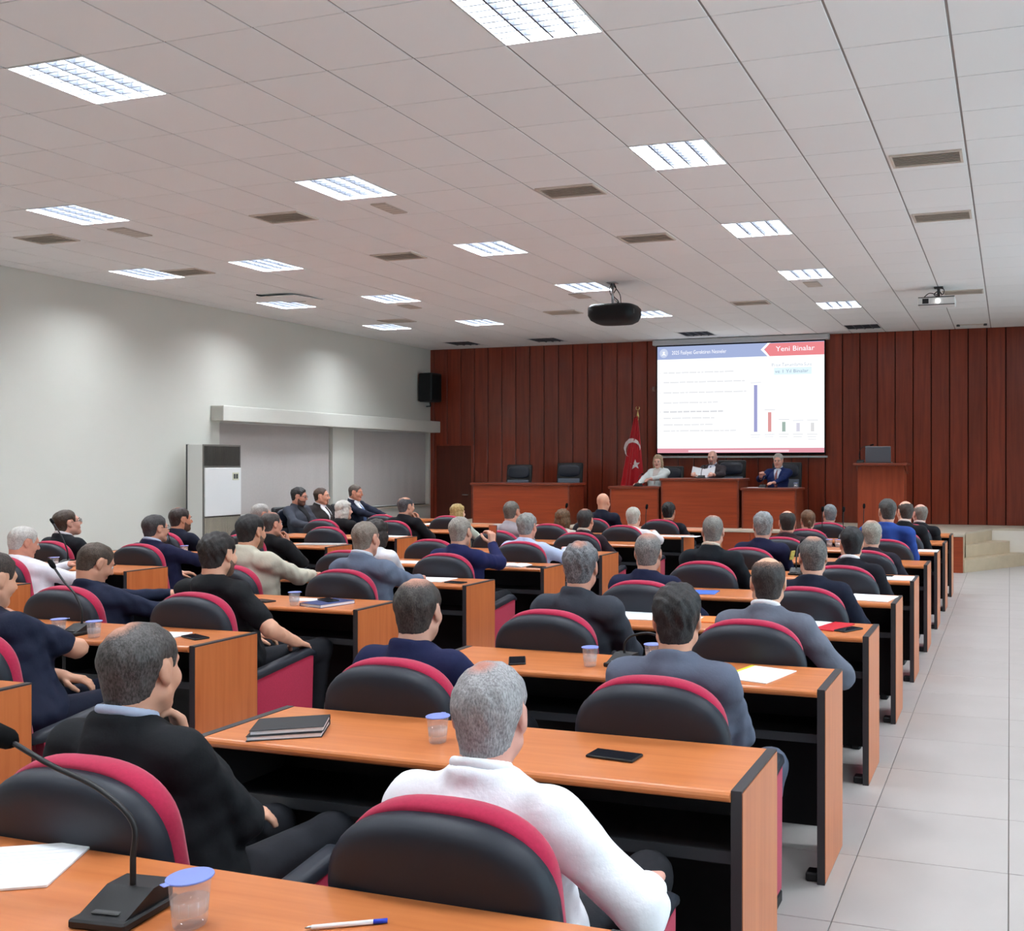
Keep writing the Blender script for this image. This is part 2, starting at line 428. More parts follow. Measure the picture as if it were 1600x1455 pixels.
MB().prism([(-.65, 15.30), (-.28, 16.36), (-.29, 16.4), (-.66, 15.32)], .38, STAGE - .03, 'z').build('step', M_STONE2, stg)
MB().box(-.28, XR, 16.385, 16.4, .0, STAGE - .03).build('stone_facing', mat('white stone facing', (224, 218, 208), .5, .3, noise=(4, .03)), stg)
# ================================================================ CEILING FITTINGS
def light_meshes():
    fr = MB(); a, b = .297, .289
    fr.box(-a, a, -a, -b, -.004, .08).box(-a, a, b, a, -.004, .08).box(-a, -b, -b, b, -.004, .08).box(b, a, -b, b, -.004, .08)
    lv = MB()
    for k in range(1, 4): x = -b + 2 * b * k / 4; lv.prism([(x - .006, 0), (x + .006, 0), (x + .014, .04), (x - .014, .04)], -b, b, 'y')
    for k in range(1, 9): y = -b + 2 * b * k / 9; lv.box(-b, b, y - .004, y + .004, .004, .036)
    return fr.mesh('lamp_frame', M_WHITEP), lv.mesh('louvre', M_LOUVRE), MB().add([(-b, -b, .07), (b, -b, .07), (b, b, .07), (-b, b, .07)], [(0, 3, 2, 1)]).mesh('lamp_tray', M_LAMP), MB().add([(-b, -b, .07), (b, -b, .07), (b, b, .07), (-b, b, .07)], [(0, 3, 2, 1)]).mesh('lamp_tray', M_LAMPOFF)
lf, lv, lt, lo = light_meshes()
CNAME = {-11: 'the column beside the left wall', -8: 'the second column from the left wall', -3: 'the middle column', 2: 'the column right of the middle', 7: 'the unseen column above the right aisle', 11: 'the unseen column beside the right wall'}
rows_of = {}
for c, r in LIT + UNLIT: rows_of.setdefault(c, []).append(r)
for c, r in LIT + UNLIT:
    n = sorted(q for q in rows_of[c] if q >= (-1 if c in (-3, 2) else 3)); lit = (c, r) in LIT
    if r in n: lab = '%s ceiling light, %s from the camera in %s' % ('glowing square' if lit else 'unlit square', ORD[n.index(r)], CNAME[c])
    else: lab = 'glowing ceiling light out of view, %s, in %s' % ({-9: 'farthest back', -5: 'second back', -1: 'overhead'}[r], CNAME[c])
    t = thing('ceiling_light', lab, 'ceiling light', (CX + .6 * c + .3, CY + .6 * r + .3, HZ), 0, 'square ceiling lights')
    put('lamp_frame', lf, t); put('louvre', lv, t); put('lamp_tray', lt if lit else lo, t)
# air vents
vf = MB(); 
vf.box(-.27, .27, -.155, -.135, -.012, 0).box(-.27, .27, .135, .155, -.012, 0).box(-.27, -.25, -.135, .135, -.012, 0).box(.25, .27, -.135, .135, -.012, 0)
vfm = vf.mesh('vent_frame', M_VENT)
vslat = MB().prism([(-.012, -.01), (-.008, -.012), (.012, -.002), (.008, 0)], -.25, .25, 'x').mesh('vent_slat', M_VENT)
vback = MB().box(-.25, .25, -.135, .135, -.0015, -.0005).mesh('vent_duct', mat('vent duct shade', (178, 168, 156), .8, .1))
VN = {5: 'right of the lights, above the right aisle', 0: 'between the two right light columns', -5: 'left of the middle light column', -10: 'beside the left wall'}
for c in (5, 0, -5, -10):
    for q, r in enumerate((4, 7, 14)):
        t = thing('air_vent', 'beige ceiling vent, %s from the camera, %s' % (ORD[q], VN[c]), 'vent', (CX + .6 * c + .3, CY + .6 * r + .33, HZ), 0, 'slatted ceiling vents')
        put('vent_frame', vfm, t); put('vent_duct', vback, t)
        for k in range(7): put('vent_slat', vslat, t, (0, -.115 + .0385 * k, 0))
# small flush panels next to lights
for c, r, w, nm in ((-7.7, 4.6, .22, 'beside the second light column, near the camera'), (-2.57, 4.58, .16, 'in the middle light column, near the camera'), (-7.75, 12.6, .2, 'beside the second light column, far away'), (2.42, 12.6, .2, 'in the right light column, far away'), (-3.05, 12.45, .2, 'in the middle light column, far away')):
    t = thing('ceiling_speaker', 'small flat beige panel set in the ceiling %s' % nm, 'panel', (CX + .6 * c, CY + .6 * r, HZ), 0, 'small flush ceiling panels')
    MB().rbox(-w / 2, w / 2, -.17, .17, -.012, 0, .004, 1).build('panel_plate', mat('pale beige panel', (186, 178, 168), .6, .2), t)
    for k in range(5): MB().box(-w / 2 + .02, w / 2 - .02, -.13 + .06 * k, -.11 + .06 * k, -.0135, -.012).build('panel_slot', M_VENT, t)
t = thing('ceiling_slot', 'narrow grey slot with two studs in the ceiling by the plank wall', 'fitting', (CX + .6 * 5.5, CY + .6 * 19.85, HZ))
MB().rbox(-.24, .24, -.02, .02, -.012, 0, .004, 1).build('slot_plate', M_VENT, t)
for s in (-1, 1): MB().lathe([(.03, -.03), (.03, 0)], 10, (s * .22, 0, 0)).build('stud', M_GREYP, t)
# a tile that has dropped out of its grid above the left wall light
t = thing('dropped_tile', 'dropped ceiling tile edge leaving a dark gap near the left wall', 'ceiling tile', (CX + .6 * -9.6, CY + .6 * 10.6, HZ))
MB().rbox(-.3, .3, -.3, .3, -.012, -.002, .002, 1, M=Matrix.Rotation(.05, 4, 'X') @ Matrix.Translation((0, 0, -.016))).build('tile_board', M_TILE_C, t)
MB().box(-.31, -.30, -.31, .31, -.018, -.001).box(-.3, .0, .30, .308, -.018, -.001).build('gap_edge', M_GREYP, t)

# ceiling projectors
def cable(mb, pts, r=.006): 
    P = [Vector(p) for p in pts]; out = []
    for i in range(len(P) - 1):
        p0, p1, p2, p3 = P[max(i - 1, 0)], P[i], P[i + 1], P[min(i + 2, len(P) - 1)]
        for k in range(6):
            u = k / 6; out.append(.5 * ((2 * p1) + (-p0 + p2) * u + (2 * p0 - 5 * p1 + 4 * p2 - p3) * u * u + (-p0 + 3 * p1 - 3 * p2 + p3) * u ** 3))
    out.append(P[-1]); mb.tube(out, r, 6); return mb
t = thing('projector', 'black rounded projector hanging on a bracket from the ceiling', 'projector', (-4.90, 11.55, HZ))
body = MB(); R = []
for s, z in ((.55, -.30), (.9, -.305), (1.0, -.34), (1.0, -.44), (.9, -.50), (.7, -.535), (.3, -.55)):
    R.append([(.325 * s * math.copysign(abs(math.cos(a)) ** .55, math.cos(a)), .25 * s * math.copysign(abs(math.sin(a)) ** .55, math.sin(a)), z) for a in [2 * PI * k / 32 for k in range(32)]])
body.rings(R).build('projector_body', mat('black projector shell', (16, 16, 18), .55, .3), t)
MB().lathe([(.06, .0), (.06, .03), (.05, .045)], 20).build('projector_lens', mat('lens glass', (30, 34, 44), .1, .6), t, (.05, .235, -.41), (-PI / 2, 0, 0))
for k in range(6): MB().box(-.02, .02, -.002, .002, -.03, .03).build('side_vent', M_GREYP, t, (.318, -.12 + .03 * k, -.40), (0, 0, PI / 2))
MB().tube([(-.03, 0, 0), (-.03, 0, -.31)], .018, 10).rbox(-.09, .03, -.06, .06, -.012, 0, .003, 1).rbox(-.11, .07, -.08, .08, -.305, -.29, .004, 1).tube([(-.03, 0, -.18), (.06, .0, -.3)], .006, 6).build('ceiling_mount', M_CHROME, t)
cb = MB(); cable(cb, [(-.02, .01, 0), (.02, 0, -.08), (-.03, .02, -.16), (.05, .0, -.24), (.06, 0, -.31)]); cable(cb, [(-.04, -.01, 0), (.0, .02, -.06), (.07, .01, -.16), (.09, 0, -.3)]); cable(cb, [(-.03, -.02, 0), (-.06, -.02, -.1), (-.02, .0, -.2), (.1, .02, -.31)])
cb.build('cable', M_BLACKM, t)
t = thing('projector', 'small white projector with cables hanging near the right of the stage', 'projector', (-.905, 13.12, HZ))
MB().rbox(-.26, .22, -.15, .15, -.255, -.15, .02, 3).build('projector_body', M_WHITEP, t)
MB().box(-.255, .215, -.152, -.148, -.258, -.247).box(-.255, .215, -.152, -.148, -.158, -.147).build('edge_strip', M_GREYP, t)
MB().box(-.2, -.12, -.154, -.149, -.235, -.17).build('rear_socket', M_BLACKM, t)
MB().lathe([(.03, 0), (.03, .02)], 14).build('rear_lamp', emit('status lamp', (255, 255, 255), 3), t, (0.0, -.148, -.205), (PI / 2, 0, 0))
MB().lathe([(.045, .0), (.045, .03)], 16).build('projector_lens', mat('lens glass', (30, 34, 44), .1, .6), t, (-.1, .15, -.2), (-PI / 2, 0, 0))
MB().tube([(0, 0, 0), (0, 0, -.15)], .02, 10).rbox(-.06, .06, -.06, .06, -.015, 0, .003, 1).rbox(-.07, .07, -.07, .07, -.152, -.135, .003, 1).build('ceiling_mount', M_GREYP, t)
cb = MB(); cable(cb, [(0, 0, 0), (.07, -.02, -.04), (.05, 0, -.1), (.0, 0, -.05), (-.06, 0, -.1), (.04, -.02, -.14)]); cable(cb, [(-.02, 0, -.1), (-.12, -.03, -.08), (-.2, -.1, -.16)])
cb.build('cable', M_BLACKM, t)

# loudspeaker on the left wall
t = thing('loudspeaker', 'black loudspeaker mounted high in the corner on the left wall', 'loudspeaker', (XL, 16.95, 2.8))
MB().rbox(.06, .38, -.17, .17, .08, .66, .03, 2, M=Matrix.Rotation(-.12, 4, 'Z')).build('cabinet', M_BLACKM, t)
MB().rbox(.381, .389, -.14, .14, .12, .62, .003, 1, M=Matrix.Rotation(-.12, 4, 'Z')).build('grille', mat('speaker grille', (14, 14, 15), .7, .2), t)
MB().box(0, .12, -.04, .04, .3, .38).tube([(.2, 0, .08), (.2, .02, .0), (.05, .1, .0)], .014, 6).build('bracket', M_BLACKM, t)
# small wall fitting beside the screen
t = thing('wall_hook', 'small pale fitting on the planks left of the projection screen', 'fitting', (at_y(1022, 608, YF)[0], YF, at_y(1022, 608, YF)[1]))
MB().rbox(-.03, .03, -.03, 0, -.05, .05, .01, 2).build('plate', mat('dull pink plate', (150, 104, 92), .5), t)
MB().tube([(0, -.03, .02), (0, -.06, .02), (0, -.06, -.02)], .006, 6).build('hook', M_CHROME, t)

# ================================================================ PROJECTION SCREEN
SX0, SX1, SZ0, SZ1 = -6.392, -3.192, 1.835, 3.845
t = thing('projection_screen', 'large lit projection screen showing a slide with a bar chart', 'screen', ((SX0 + SX1) / 2, YF - .12, SZ0 - .04))
ox, oz = (SX0 + SX1) / 2, SZ0 - .04
def S(x, z, d=0): return (x - ox, -d, z - oz)
MB().rbox(-1.69, 1.69, -.05, .09, SZ1 - oz + .025, SZ1 - oz + .125, .015, 2).build('screen_housing', mat('pale aluminium', (196, 198, 200), .45, .4), t)
MB().box(-1.625, 1.625, .0, .004, 0, SZ1 - oz + .05).build('black_border', mat('screen border', (18, 16, 18), .8, .1), t)
MB().rbox(-1.66, 1.66, -.012, .018, -.055, -.02, .008, 2).build('bottom_bar', mat('pale aluminium', (196, 198, 200), .45, .4), t)
MB().box(SX0 - ox, SX1 - ox, -.003, -.001, SZ0 - oz, SZ1 - oz).build('slide', emit('slide white', (252, 254, 255), 1.25), t)
E_BLUE, E_RED, E_TXT, E_GREY = emit('slide blue band', (168, 182, 222), 1.0), emit('slide red band', (240, 140, 146), 1.0), emit('slide white text', (250, 250, 255), 1.15), emit('slide grey text', (222, 224, 230), 1.0)
def rect(mb, x0, x1, z0, z1, d): 
    mb.add([S(x0, z0, d), S(x1, z0, d), S(x1, z1, d), S(x0, z1, d)], [(0, 1, 2, 3)]); return mb
def poly(mb, pts, d):
    mb.add([S(x, z, d) for x, z in pts], [tuple(range(len(pts)))]); return mb
HB = SZ1 - .245
XA = SX0 + 2.05
rect(MB(), SX0, SX1, HB, SZ1, .004).build('header_band', E_BLUE, t)
poly(MB(), [(XA - .03, SZ1 - .12), (XA + .1, SZ1), (XA + .16, SZ1), (XA + .03, SZ1 - .12), (XA + .16, HB), (XA + .1, HB)], .005).build('header_chevron', E_TXT, t)
poly(MB(), [(XA + .04, SZ1 - .12), (XA + .14, SZ1 - .01), (SX1, SZ1 - .01), (SX1, HB), (XA + .14, HB)], .0055).build('title_band', E_RED, t)
rect(MB(), SX0, SX1, SZ0, SZ0 + .085, .004).build('footer_band', emit('slide footer red', (228, 158, 172), 1.0), t)
rect(MB(), SX0 + .62, SX0 + 2.55, SZ0 + .015, SZ0 + .05, .005).build('footer_text_line', emit('slide footer text', (250, 222, 232), 1.0), t)
# round emblem in the header
em = MB(); cx, cz = SX0 + .13, SZ1 - .125
ring = lambda r, d, n=24: [S(cx + r * math.cos(2 * PI * k / n), cz + r * math.sin(2 * PI * k / n), d) for k in range(n)]
em.add(ring(.085, .005), [tuple(range(24))]); em.build('emblem_disc', emit('emblem pale', (206, 216, 240), 1.0), t)
em = MB(); poly(em, [(cx - .02, cz + .03), (cx + .02, cz + .03), (cx + .015, cz - .01), (cx + .05, cz - .045), (cx, cz - .03), (cx - .05, cz - .045), (cx - .015, cz - .01)], .006); em.build('emblem_mark', E_TXT, t)
def text(name, s, x, z, size, m, align='LEFT', d=.007, width=None):
    cu = bpy.data.curves.new(name, 'FONT'); cu.body = s; cu.size = size; cu.align_x = align; cu.align_y = 'CENTER'; cu.resolution_u = 2
    o = bpy.data.objects.new(name, cu); COL.objects.link(o)
    me = bpy.data.meshes.new_from_object(o.evaluated_get(bpy.context.evaluated_depsgraph_get()))
    bpy.data.objects.remove(o); bpy.data.curves.remove(cu)
    if width:
        xs = [v.co.x for v in me.vertices]; k = width / (max(xs) - min(xs))
        for v in me.vertices: v.co.x *= k
    me.materials.clear(); me.materials.append(m)
    return put(name, me, t, S(x, z, d), (PI / 2, 0, 0))
text('header_text', '2025 Faaliyet Gerektiren Nesneler', SX0 + .29, SZ1 - .125, .10, E_TXT, width=1.07)
text('title_text', 'Yeni Binalar', (XA + .08 + SX1) / 2, SZ1 - .12, .13, E_TXT, 'CENTER', width=.72)
cp = rect(MB(), SX0 + 2.27, SX0 + 2.97, SZ1 - .59, SZ1 - .46, .004).build('caption_glow', emit('caption pale blue', (226, 246, 255), 1.05), t)
E_CAP = emit('slide caption text', (158, 172, 192), 1.0)
text('caption_text', 'Proje Tamamlama Süre', SX0 + 2.6, SZ1 - .41, .085, E_CAP, 'CENTER', width=.74)
text('caption_text', 've 1 Yıl Binalar', SX0 + 2.6, SZ1 - .53, .085, E_CAP, 'CENTER', width=.62)
# bar chart
bz = SZ0 + .385
for k, (h, c) in enumerate(((.86, (164, 166, 212)), (.355, (226, 160, 160)), (.175, (166, 186, 178)), (.155, (220, 218, 232)), (.155, (226, 226, 228)))):
    xc = SX0 + 1.925 + .265 * k
    rect(MB(), xc - .033, xc + .033, bz, bz + h, .005).build('chart_bar', emit('chart bar %d' % k, c, 1.0), t)
    g = MB(); rect(g, xc - .1, xc + .1, bz + h + .035, bz + h + .05, .004); rect(g, xc - .1, xc + .09, bz - .06, bz - .045, .004); rect(g, xc - .09, xc + .07, bz - .105, bz - .092, .004)
    if k == 4: rect(g, xc - .08, xc + .07, bz - .15, bz - .137, .004)
    tag(g.build('chart_caption', E_GREY, t), kind='stuff')
rect(MB(), SX0 + 1.8, SX1 - .05, bz - .006, bz, .004).build('chart_axis', E_GREY, t)
# eight bullet lines of pale text, as words of different length
rb = random.Random(3)
for zz, x1, dk in ((.50, 1.5, 0), (.68, 1.72, 0), (.875, 1.75, 0), (1.065, 1.2, 0), (1.235, 1.3, 1), (1.355, 1.15, 0), (1.48, 1.1, 0), (1.595, 1.55, 0)):
    g = MB(); z = SZ1 - zz; x = SX0 + .12
    while x < SX0 + x1:
        w = rb.uniform(.05, .2); rect(g, x, min(x + w, SX0 + x1), z - .015, z + .015, .004); x += w + .014
    rect(g, SX0 + .05, SX0 + .065, z - .01, z + .01, .004)
    tag(g.build('bullet_text', emit('bullet text %d' % dk, ((236, 237, 240), (218, 219, 224))[dk], 1.0), t), kind='stuff')

# ================================================================ AIR CONDITIONER
t = thing('air_conditioner', 'tall cream floor standing air conditioner by the left wall', 'air conditioner', (-11.02, 11.2, 0))
w2, dp, hh = .345, .15, 1.9
MB().rbox(-dp, dp - .012, -w2, w2, 0, hh, .012, 2).build('cabinet', M_CREAMP, t)
MB().box(-dp - .004, -dp + .02, -w2 - .004, -w2 + .03, 0, hh + .004).build('rear_edge', M_GREYP, t)
MB().box(dp - .014, dp - .004, -w2 - .002, w2 + .002, 0, hh + .003).build('front_frame', mat('grey trim', (108, 104, 98), .5), t)
for nm, z0, z1, m, sm in (('upper_grille', hh - .30, hh - .02, mat('dark grille', (74, 72, 68), .5), M_GREYP), ('lower_grille', .08, .86, mat('beige grille', (150, 142, 128), .5), mat('beige slat', (176, 168, 152), .5))):
    g = MB().box(dp - .006, dp - .002, -w2 + .02, w2 - .01, z0, z1).build(nm, mat('grille shade', (44, 43, 40), .7), t)
    for k in range(26):
        y = -w2 + .03 + k * (2 * w2 - .05) / 25.5
        MB().box(-.004, .008, -.006, .006, z0, z1).build('slat', sm if nm == 'lower_grille' else m, g, (dp, y, 0))
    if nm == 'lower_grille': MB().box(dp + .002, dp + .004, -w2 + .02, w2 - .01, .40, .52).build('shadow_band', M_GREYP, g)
d = MB().rbox(dp - .006, dp + .016, -w2 + .02, w2 - .005, .88, hh - .33, .006, 1).build('front_door', M_WHITEP, t)
MB().rbox(dp + .016, dp + .02, .17, .29, 1.39, 1.50, .004, 1).build('display_frame', mat('yellowed plastic', (206, 206, 180), .5), d)
for s in (0, 1): MB().box(dp + .02, dp + .022, .19 + .045 * s, .225 + .045 * s, 1.41, 1.48).build('display_window', M_GREYP, d)

# ================================================================ STAGE FURNITURE
def panel_desk(name, label, x0, x1, y0, y1, z, top_over=.03, mfront=M_STAGEWOOD):
    t = thing(name, label, 'desk', ((x0 + x1) / 2, (y0 + y1) / 2, STAGE))
    w, d, h = (x1 - x0) / 2, (y1 - y0) / 2, z - STAGE
    MB().rbox(-w + .02, w - .02, -d, -d + .025, 0.0, h - .04, .003, 1).build('front_panel', mfront, t)
    for s in (-1, 1): MB().rbox(s * w - .025 if s > 0 else -w, s * w if s > 0 else -w + .025, -d - .004, d, 0, h - .04, .003, 1).build('side_panel', M_STAGETOP, t)
    MB().rbox(-w - top_over, w + top_over, -d - top_over, d + .02, h - .04, h, .008, 2).build('desk_top', M_STAGETOP, t)
    MB().box(-w + .025, w - .025, -d + .03, d - .1, h * .55, h * .55 + .02).build('inner_shelf', M_STAGETOP, t)
    return t
panel_desk('stage_desk', 'empty reddish wooden stage desk in front of two vacant chairs', -9.2, -7.3, 15.2, 15.8, 1.29)
panel_desk('presidium_desk', 'left wing of the long stage desk, before the woman in white', -6.54, -5.645, 15.2, 15.8, 1.245, .02)
panel_desk('presidium_desk', 'raised centre section of the long stage desk', -5.60, -4.25, 15.18, 15.8, 1.385, .02)
panel_desk('presidium_desk', 'right wing of the long stage desk, before the man in blue', -4.20, -3.29, 15.2, 15.8, 1.235, .02)
t = thing('lectern', 'reddish wooden lectern with a laptop at the right of the stage', 'lectern', (-1.93, 15.35, STAGE))
MB().prism([(-.36, -.2), (.36, -.2), (.36, .2), (-.36, .2)], 0, 1.02, 'z').build('lectern_body', wood('lectern veneer', (128, 50, 26), (150, 66, 36), (8, 8, .6), 2, .4), t)
MB().rbox(-.42, .42, -.3, .26, 1.03, 1.07, .01, 2).build('lectern_top', M_STAGETOP, t)
for s in (-1, 1): MB().prism([(-.24, 1.03), (.2, 1.03), (.2, .9), (-.1, .95)], s * .37 - .01, s * .37 + .01, 'x').build('top_bracket', M_STAGETOP, t)
MB().rbox(-.4, .4, -.24, .24, 0, .05, .006, 1).build('plinth', M_STAGETOP, t)
t = thing('laptop', 'dark grey laptop standing open on the wooden lectern', 'laptop', (-1.98, 15.35, STAGE + 1.072))
MB().rbox(-.2, .2, -.13, .13, 0, .018, .004, 1).build('keyboard_base', M_GREYP, t)
MB().rbox(-.2, .2, -.008, .008, 0, .25, .006, 1).build('laptop_lid', mat('laptop lid', (82, 84, 90), .4, .4), t, (0, -.12, .012), (.12, 0, 0))
def mic(label, loc, rotz=0, neck=((0, 0, .03), (0, .0, .15), (-.02, .03, .28), (-.1, .12, .38)), base=(.06, .075), headr=.012):
    t = thing('gooseneck_microphone', label, 'microphone', loc, rotz)
    b = MB(); b.rbox(-base[0], base[0], -base[1], base[1], 0, .018, .004, 1); b.prism([(-base[1] * .8, .018), (base[1] * .9, .018), (base[1] * .9, .05), (base[1] * .2, .05)], -base[0] * .85, base[0] * .85, 'x')
    b.build('base', M_BLACKM, t)
    MB().rbox(-.03, .03, -.05, -.035, .022, .026, .002, 1).build('button', M_GREYP, t)
    P = [Vector(p) for p in neck]; out = []
    for i in range(len(P) - 1):
        p0, p1, p2, p3 = P[max(i - 1, 0)], P[i], P[i + 1], P[min(i + 2, len(P) - 1)]
        for k in range(6):
            u = k / 6; out.append(.5 * ((2 * p1) + (-p0 + p2) * u + (2 * p0 - 5 * p1 + 4 * p2 - p3) * u * u + (-p0 + 3 * p1 - 3 * p2 + p3) * u ** 3))
    out.append(P[-1])
    MB().tube(out, .0055, 8).build('gooseneck', M_BLACKM, t)
    d = (out[-1] - out[-2]).normalized(); e = out[-1]
    MB().tube([e - d * .01, e, e + d * .015, e + d * .045, e + d * .055], [headr * .6, headr * .9, headr * 1.1, headr, headr * .4], 10).build('mic_head', mat('black foam', (14, 14, 15), .9, .1), t)
    return t
mic('bent gooseneck microphone at the left of the lectern top', (-2.27, 15.3, STAGE + 1.072), 0, ((0, 0, .02), (-.02, 0, .12), (.02, 0, .24), (.16, .0, .28)))
mic('gooseneck microphone on the raised centre desk', (-4.98, 15.45, 1.385), 0, ((0, 0, .03), (0, .02, .1), (0, .08, .17), (0, .18, .2)))
mic('gooseneck microphone before the woman in white on stage', (-6.1, 15.4, 1.245), 0, ((0, 0, .03), (0, .02, .1), (0, .08, .17), (0, .18, .2)))
mic('gooseneck microphone before the man in the blue suit', (-3.9, 15.42, 1.235), 0, ((0, 0, .03), (0, .02, .1), (0, .08, .15), (0, .16, .17)))

# stage and side chairs with tall rectangular backs
def office_chair(label, loc, rotz, h=1.04, w=.27):
    t = thing('office_chair', label, 'chair', loc, rotz, 'tall black office chairs')
    MB().rbox(-w, w, -.03, .035, .46, h, .03, 2, smooth=True, M=Matrix.Translation((0, -.24, 0)) @ Matrix.Rotation(.1, 4, 'X')).build('backrest', M_BLACKM, t)
    R = []
    for s, y in ((1, .036), (.97, .05), (.85, .058), (.3, .062)):
        R.append([(w * .86 * s * math.copysign(abs(math.cos(a)) ** .6, math.cos(a)), y, h - .15 + .12 * s * math.copysign(abs(math.sin(a)) ** .6, math.sin(a))) for a in [2 * PI * k / 20 for k in range(20)]])
    MB().rings(R).build('headrest_pad', mat('navy black leather', (26, 32, 46), .4, .5), t, (0, -.24, 0), (.1, 0, 0))
    MB().rbox(-w * .85, w * .85, .035, .05, .5, h - .3, .006, 1, M=Matrix.Translation((0, -.24, 0)) @ Matrix.Rotation(.1, 4, 'X')).build('back_mesh', mat('grey mesh', (104, 112, 124), .7, .2), t)
    MB().rbox(-.25, .25, -.22, .26, .40, .48, .03, 2, smooth=True).build('seat', M_LEATHER, t)
    for s in (-1, 1):
        MB().rbox(s * .29 - .03, s * .29 + .03, -.16, .16, .62, .65, .012, 2).tube([(s * .29, .05, .63), (s * .29, .03, .42), (s * .2, .02, .42)], .015, 8).build('armrest', M_BLACKM, t)
    g = MB().tube([(0, 0, .4), (0, 0, .08)], .03, 10)
    for k in range(5): a = 2 * PI * k / 5; g.tube([(0, 0, .1), (.26 * math.cos(a), .26 * math.sin(a), .06)], [.022, .015], 8); g.lathe([(.02, 0), (.025, .02), (.02, .045)], 8, (.26 * math.cos(a), .26 * math.sin(a), 0))
    g.build('star_base', M_BLACKM, t)
    return t
for n, (xc, lab, zc) in enumerate(((-9.03, 'left vacant tall black chair behind the empty stage desk', 0), (-7.97, 'right vacant tall black chair behind the empty stage desk', .035), (-5.98, 'tall black chair of the woman in white on stage', -.03), (-4.82, 'tall black chair behind the raised centre desk', .08), (-3.78, 'tall black chair of the man in blue suit on stage', .04))):
    office_chair(lab, (xc, 16.28 + (.1 if n > 1 else 0), STAGE), PI + random.uniform(-.06, .06), 1.05 + zc)

# flag with pole in the corner of the long desk
t = thing('flag', 'red flag with white crescent and star draped on a brass topped pole', 'flag', (-6.64, 16.75, STAGE))
MB().tube([(0, 0, .03), (.0, 0, 1.95)], .014, 10).build('pole', M_BRASS, t)
MB().lathe([(.16, 0), (.15, .02), (.05, .04), (.02, .06)], 20).build('foot', M_BRASS, t)
cr = MB(); cr.tube([(0, 0, 1.92), (0, 0, 1.98), (0, 0, 2.06)], [.03, .02, .006], 10)
cr.tube([(.035 * math.sin(a), 0, 2.10 - .035 * math.cos(a)) for a in [-2.5 + 5.0 * k / 14 for k in range(15)]], [.004 + .006 * math.sin(PI * k / 14) for k in range(15)], 8)
cr.build('finial', M_BRASS, t)
def cloth(a, s):
    """a -1..1 across the hanging cloth, s 0..1 down it"""
    half = .025 + .205 * min(1, s * 1.25) ** .8
    cxx = -.015 - .07 * s
    y = -.04 - .05 * s - (.03 + .05 * s) * math.cos(a * 1.45) - .022 * s ** .5 * math.sin(a * 7 + 1.2 + s * 1.5) - .008 * math.sin(a * 15 + 3 * s)
    return (cxx + half * a, y, 1.93 - 1.62 * s - .03 * math.cos(a * 3))
g = MB(); NA, NS = 48, 40
vs = [cloth(-1 + 2 * i / NA, j / NS) for j in range(NS + 1) for i in range(NA + 1)]
g.add(vs, [(j * (NA + 1) + i, j * (NA + 1) + i + 1, (j + 1) * (NA + 1) + i + 1, (j + 1) * (NA + 1) + i) for j in range(NS) for i in range(NA)], 0, True)
g.build('flag_cloth', mat('red flag satin', (178, 12, 26), .5, .3, sheen=.2), t)
def inv(x, z):
    s = min(1, max(.02, (1.93 - z) / 1.62))
    for _ in range(4):
        half = .025 + .205 * min(1, s * 1.25) ** .8; a = (x + .015 + .07 * s) / half; s = (1.93 - z - .03 * math.cos(a * 3)) / 1.62
    return a, s
def patch(name, pts_lists):
    g = MB()
    for quad in pts_lists:
        q = []
        for x, z in quad:
            a, s = inv(x, z); p = cloth(a, s); q.append((p[0], p[1] - .009, p[2]))
        g.add(q, [tuple(range(len(q)))], 0, True)
    return g.build(name, mat('white flag satin', (232, 224, 222), .5, .3), t)
# crescent: outer circle minus shifted inner circle, as strips
oc, orr, ic, irr = (-.085, 1.36), .175, (-.062, 1.312), .146
st = []
N = 40
for k in range(N):
    q = []
    for kk in (k, k + 1):
        th = 2 * PI * kk / N - 1.1
        dx, dz = math.cos(th), math.sin(th)
        po_ = (oc[0] + orr * dx, oc[1] + orr * dz)
        # inner boundary along the ray from the outer centre
        ex, ez = oc[0] - ic[0], oc[1] - ic[1]; b_ = dx * ex + dz * ez; c_ = ex * ex + ez * ez - irr ** 2
        r_ = -b_ + math.sqrt(max(0, b_ * b_ - c_)); r_ = min(r_, orr)
        q.append((po_, (oc[0] + r_ * dx, oc[1] + r_ * dz)))
    mixp = lambda a_, b_, t_: (a_[0] + (b_[0] - a_[0]) * t_, a_[1] + (b_[1] - a_[1]) * t_)
    for z_ in range(4): st.append([mixp(q[0][0], q[0][1], z_ / 4), mixp(q[1][0], q[1][1], z_ / 4), mixp(q[1][0], q[1][1], (z_ + 1) / 4), mixp(q[0][0], q[0][1], (z_ + 1) / 4)])
patch('crescent', st)
sc_, sr = (.0, 1.045), .10
tri = []
for k in range(5):
    a0 = PI / 2 + 2 * PI * k / 5 + .08; a1 = a0 + PI / 5; am = a0 - PI / 5
    P = lambda a, r: (sc_[0] + r * math.cos(a), sc_[1] + r * math.sin(a))
    tri.append([sc_, P(am, sr * .4), P(a0, sr), P(a1, sr * .4)])
patch('star', tri)

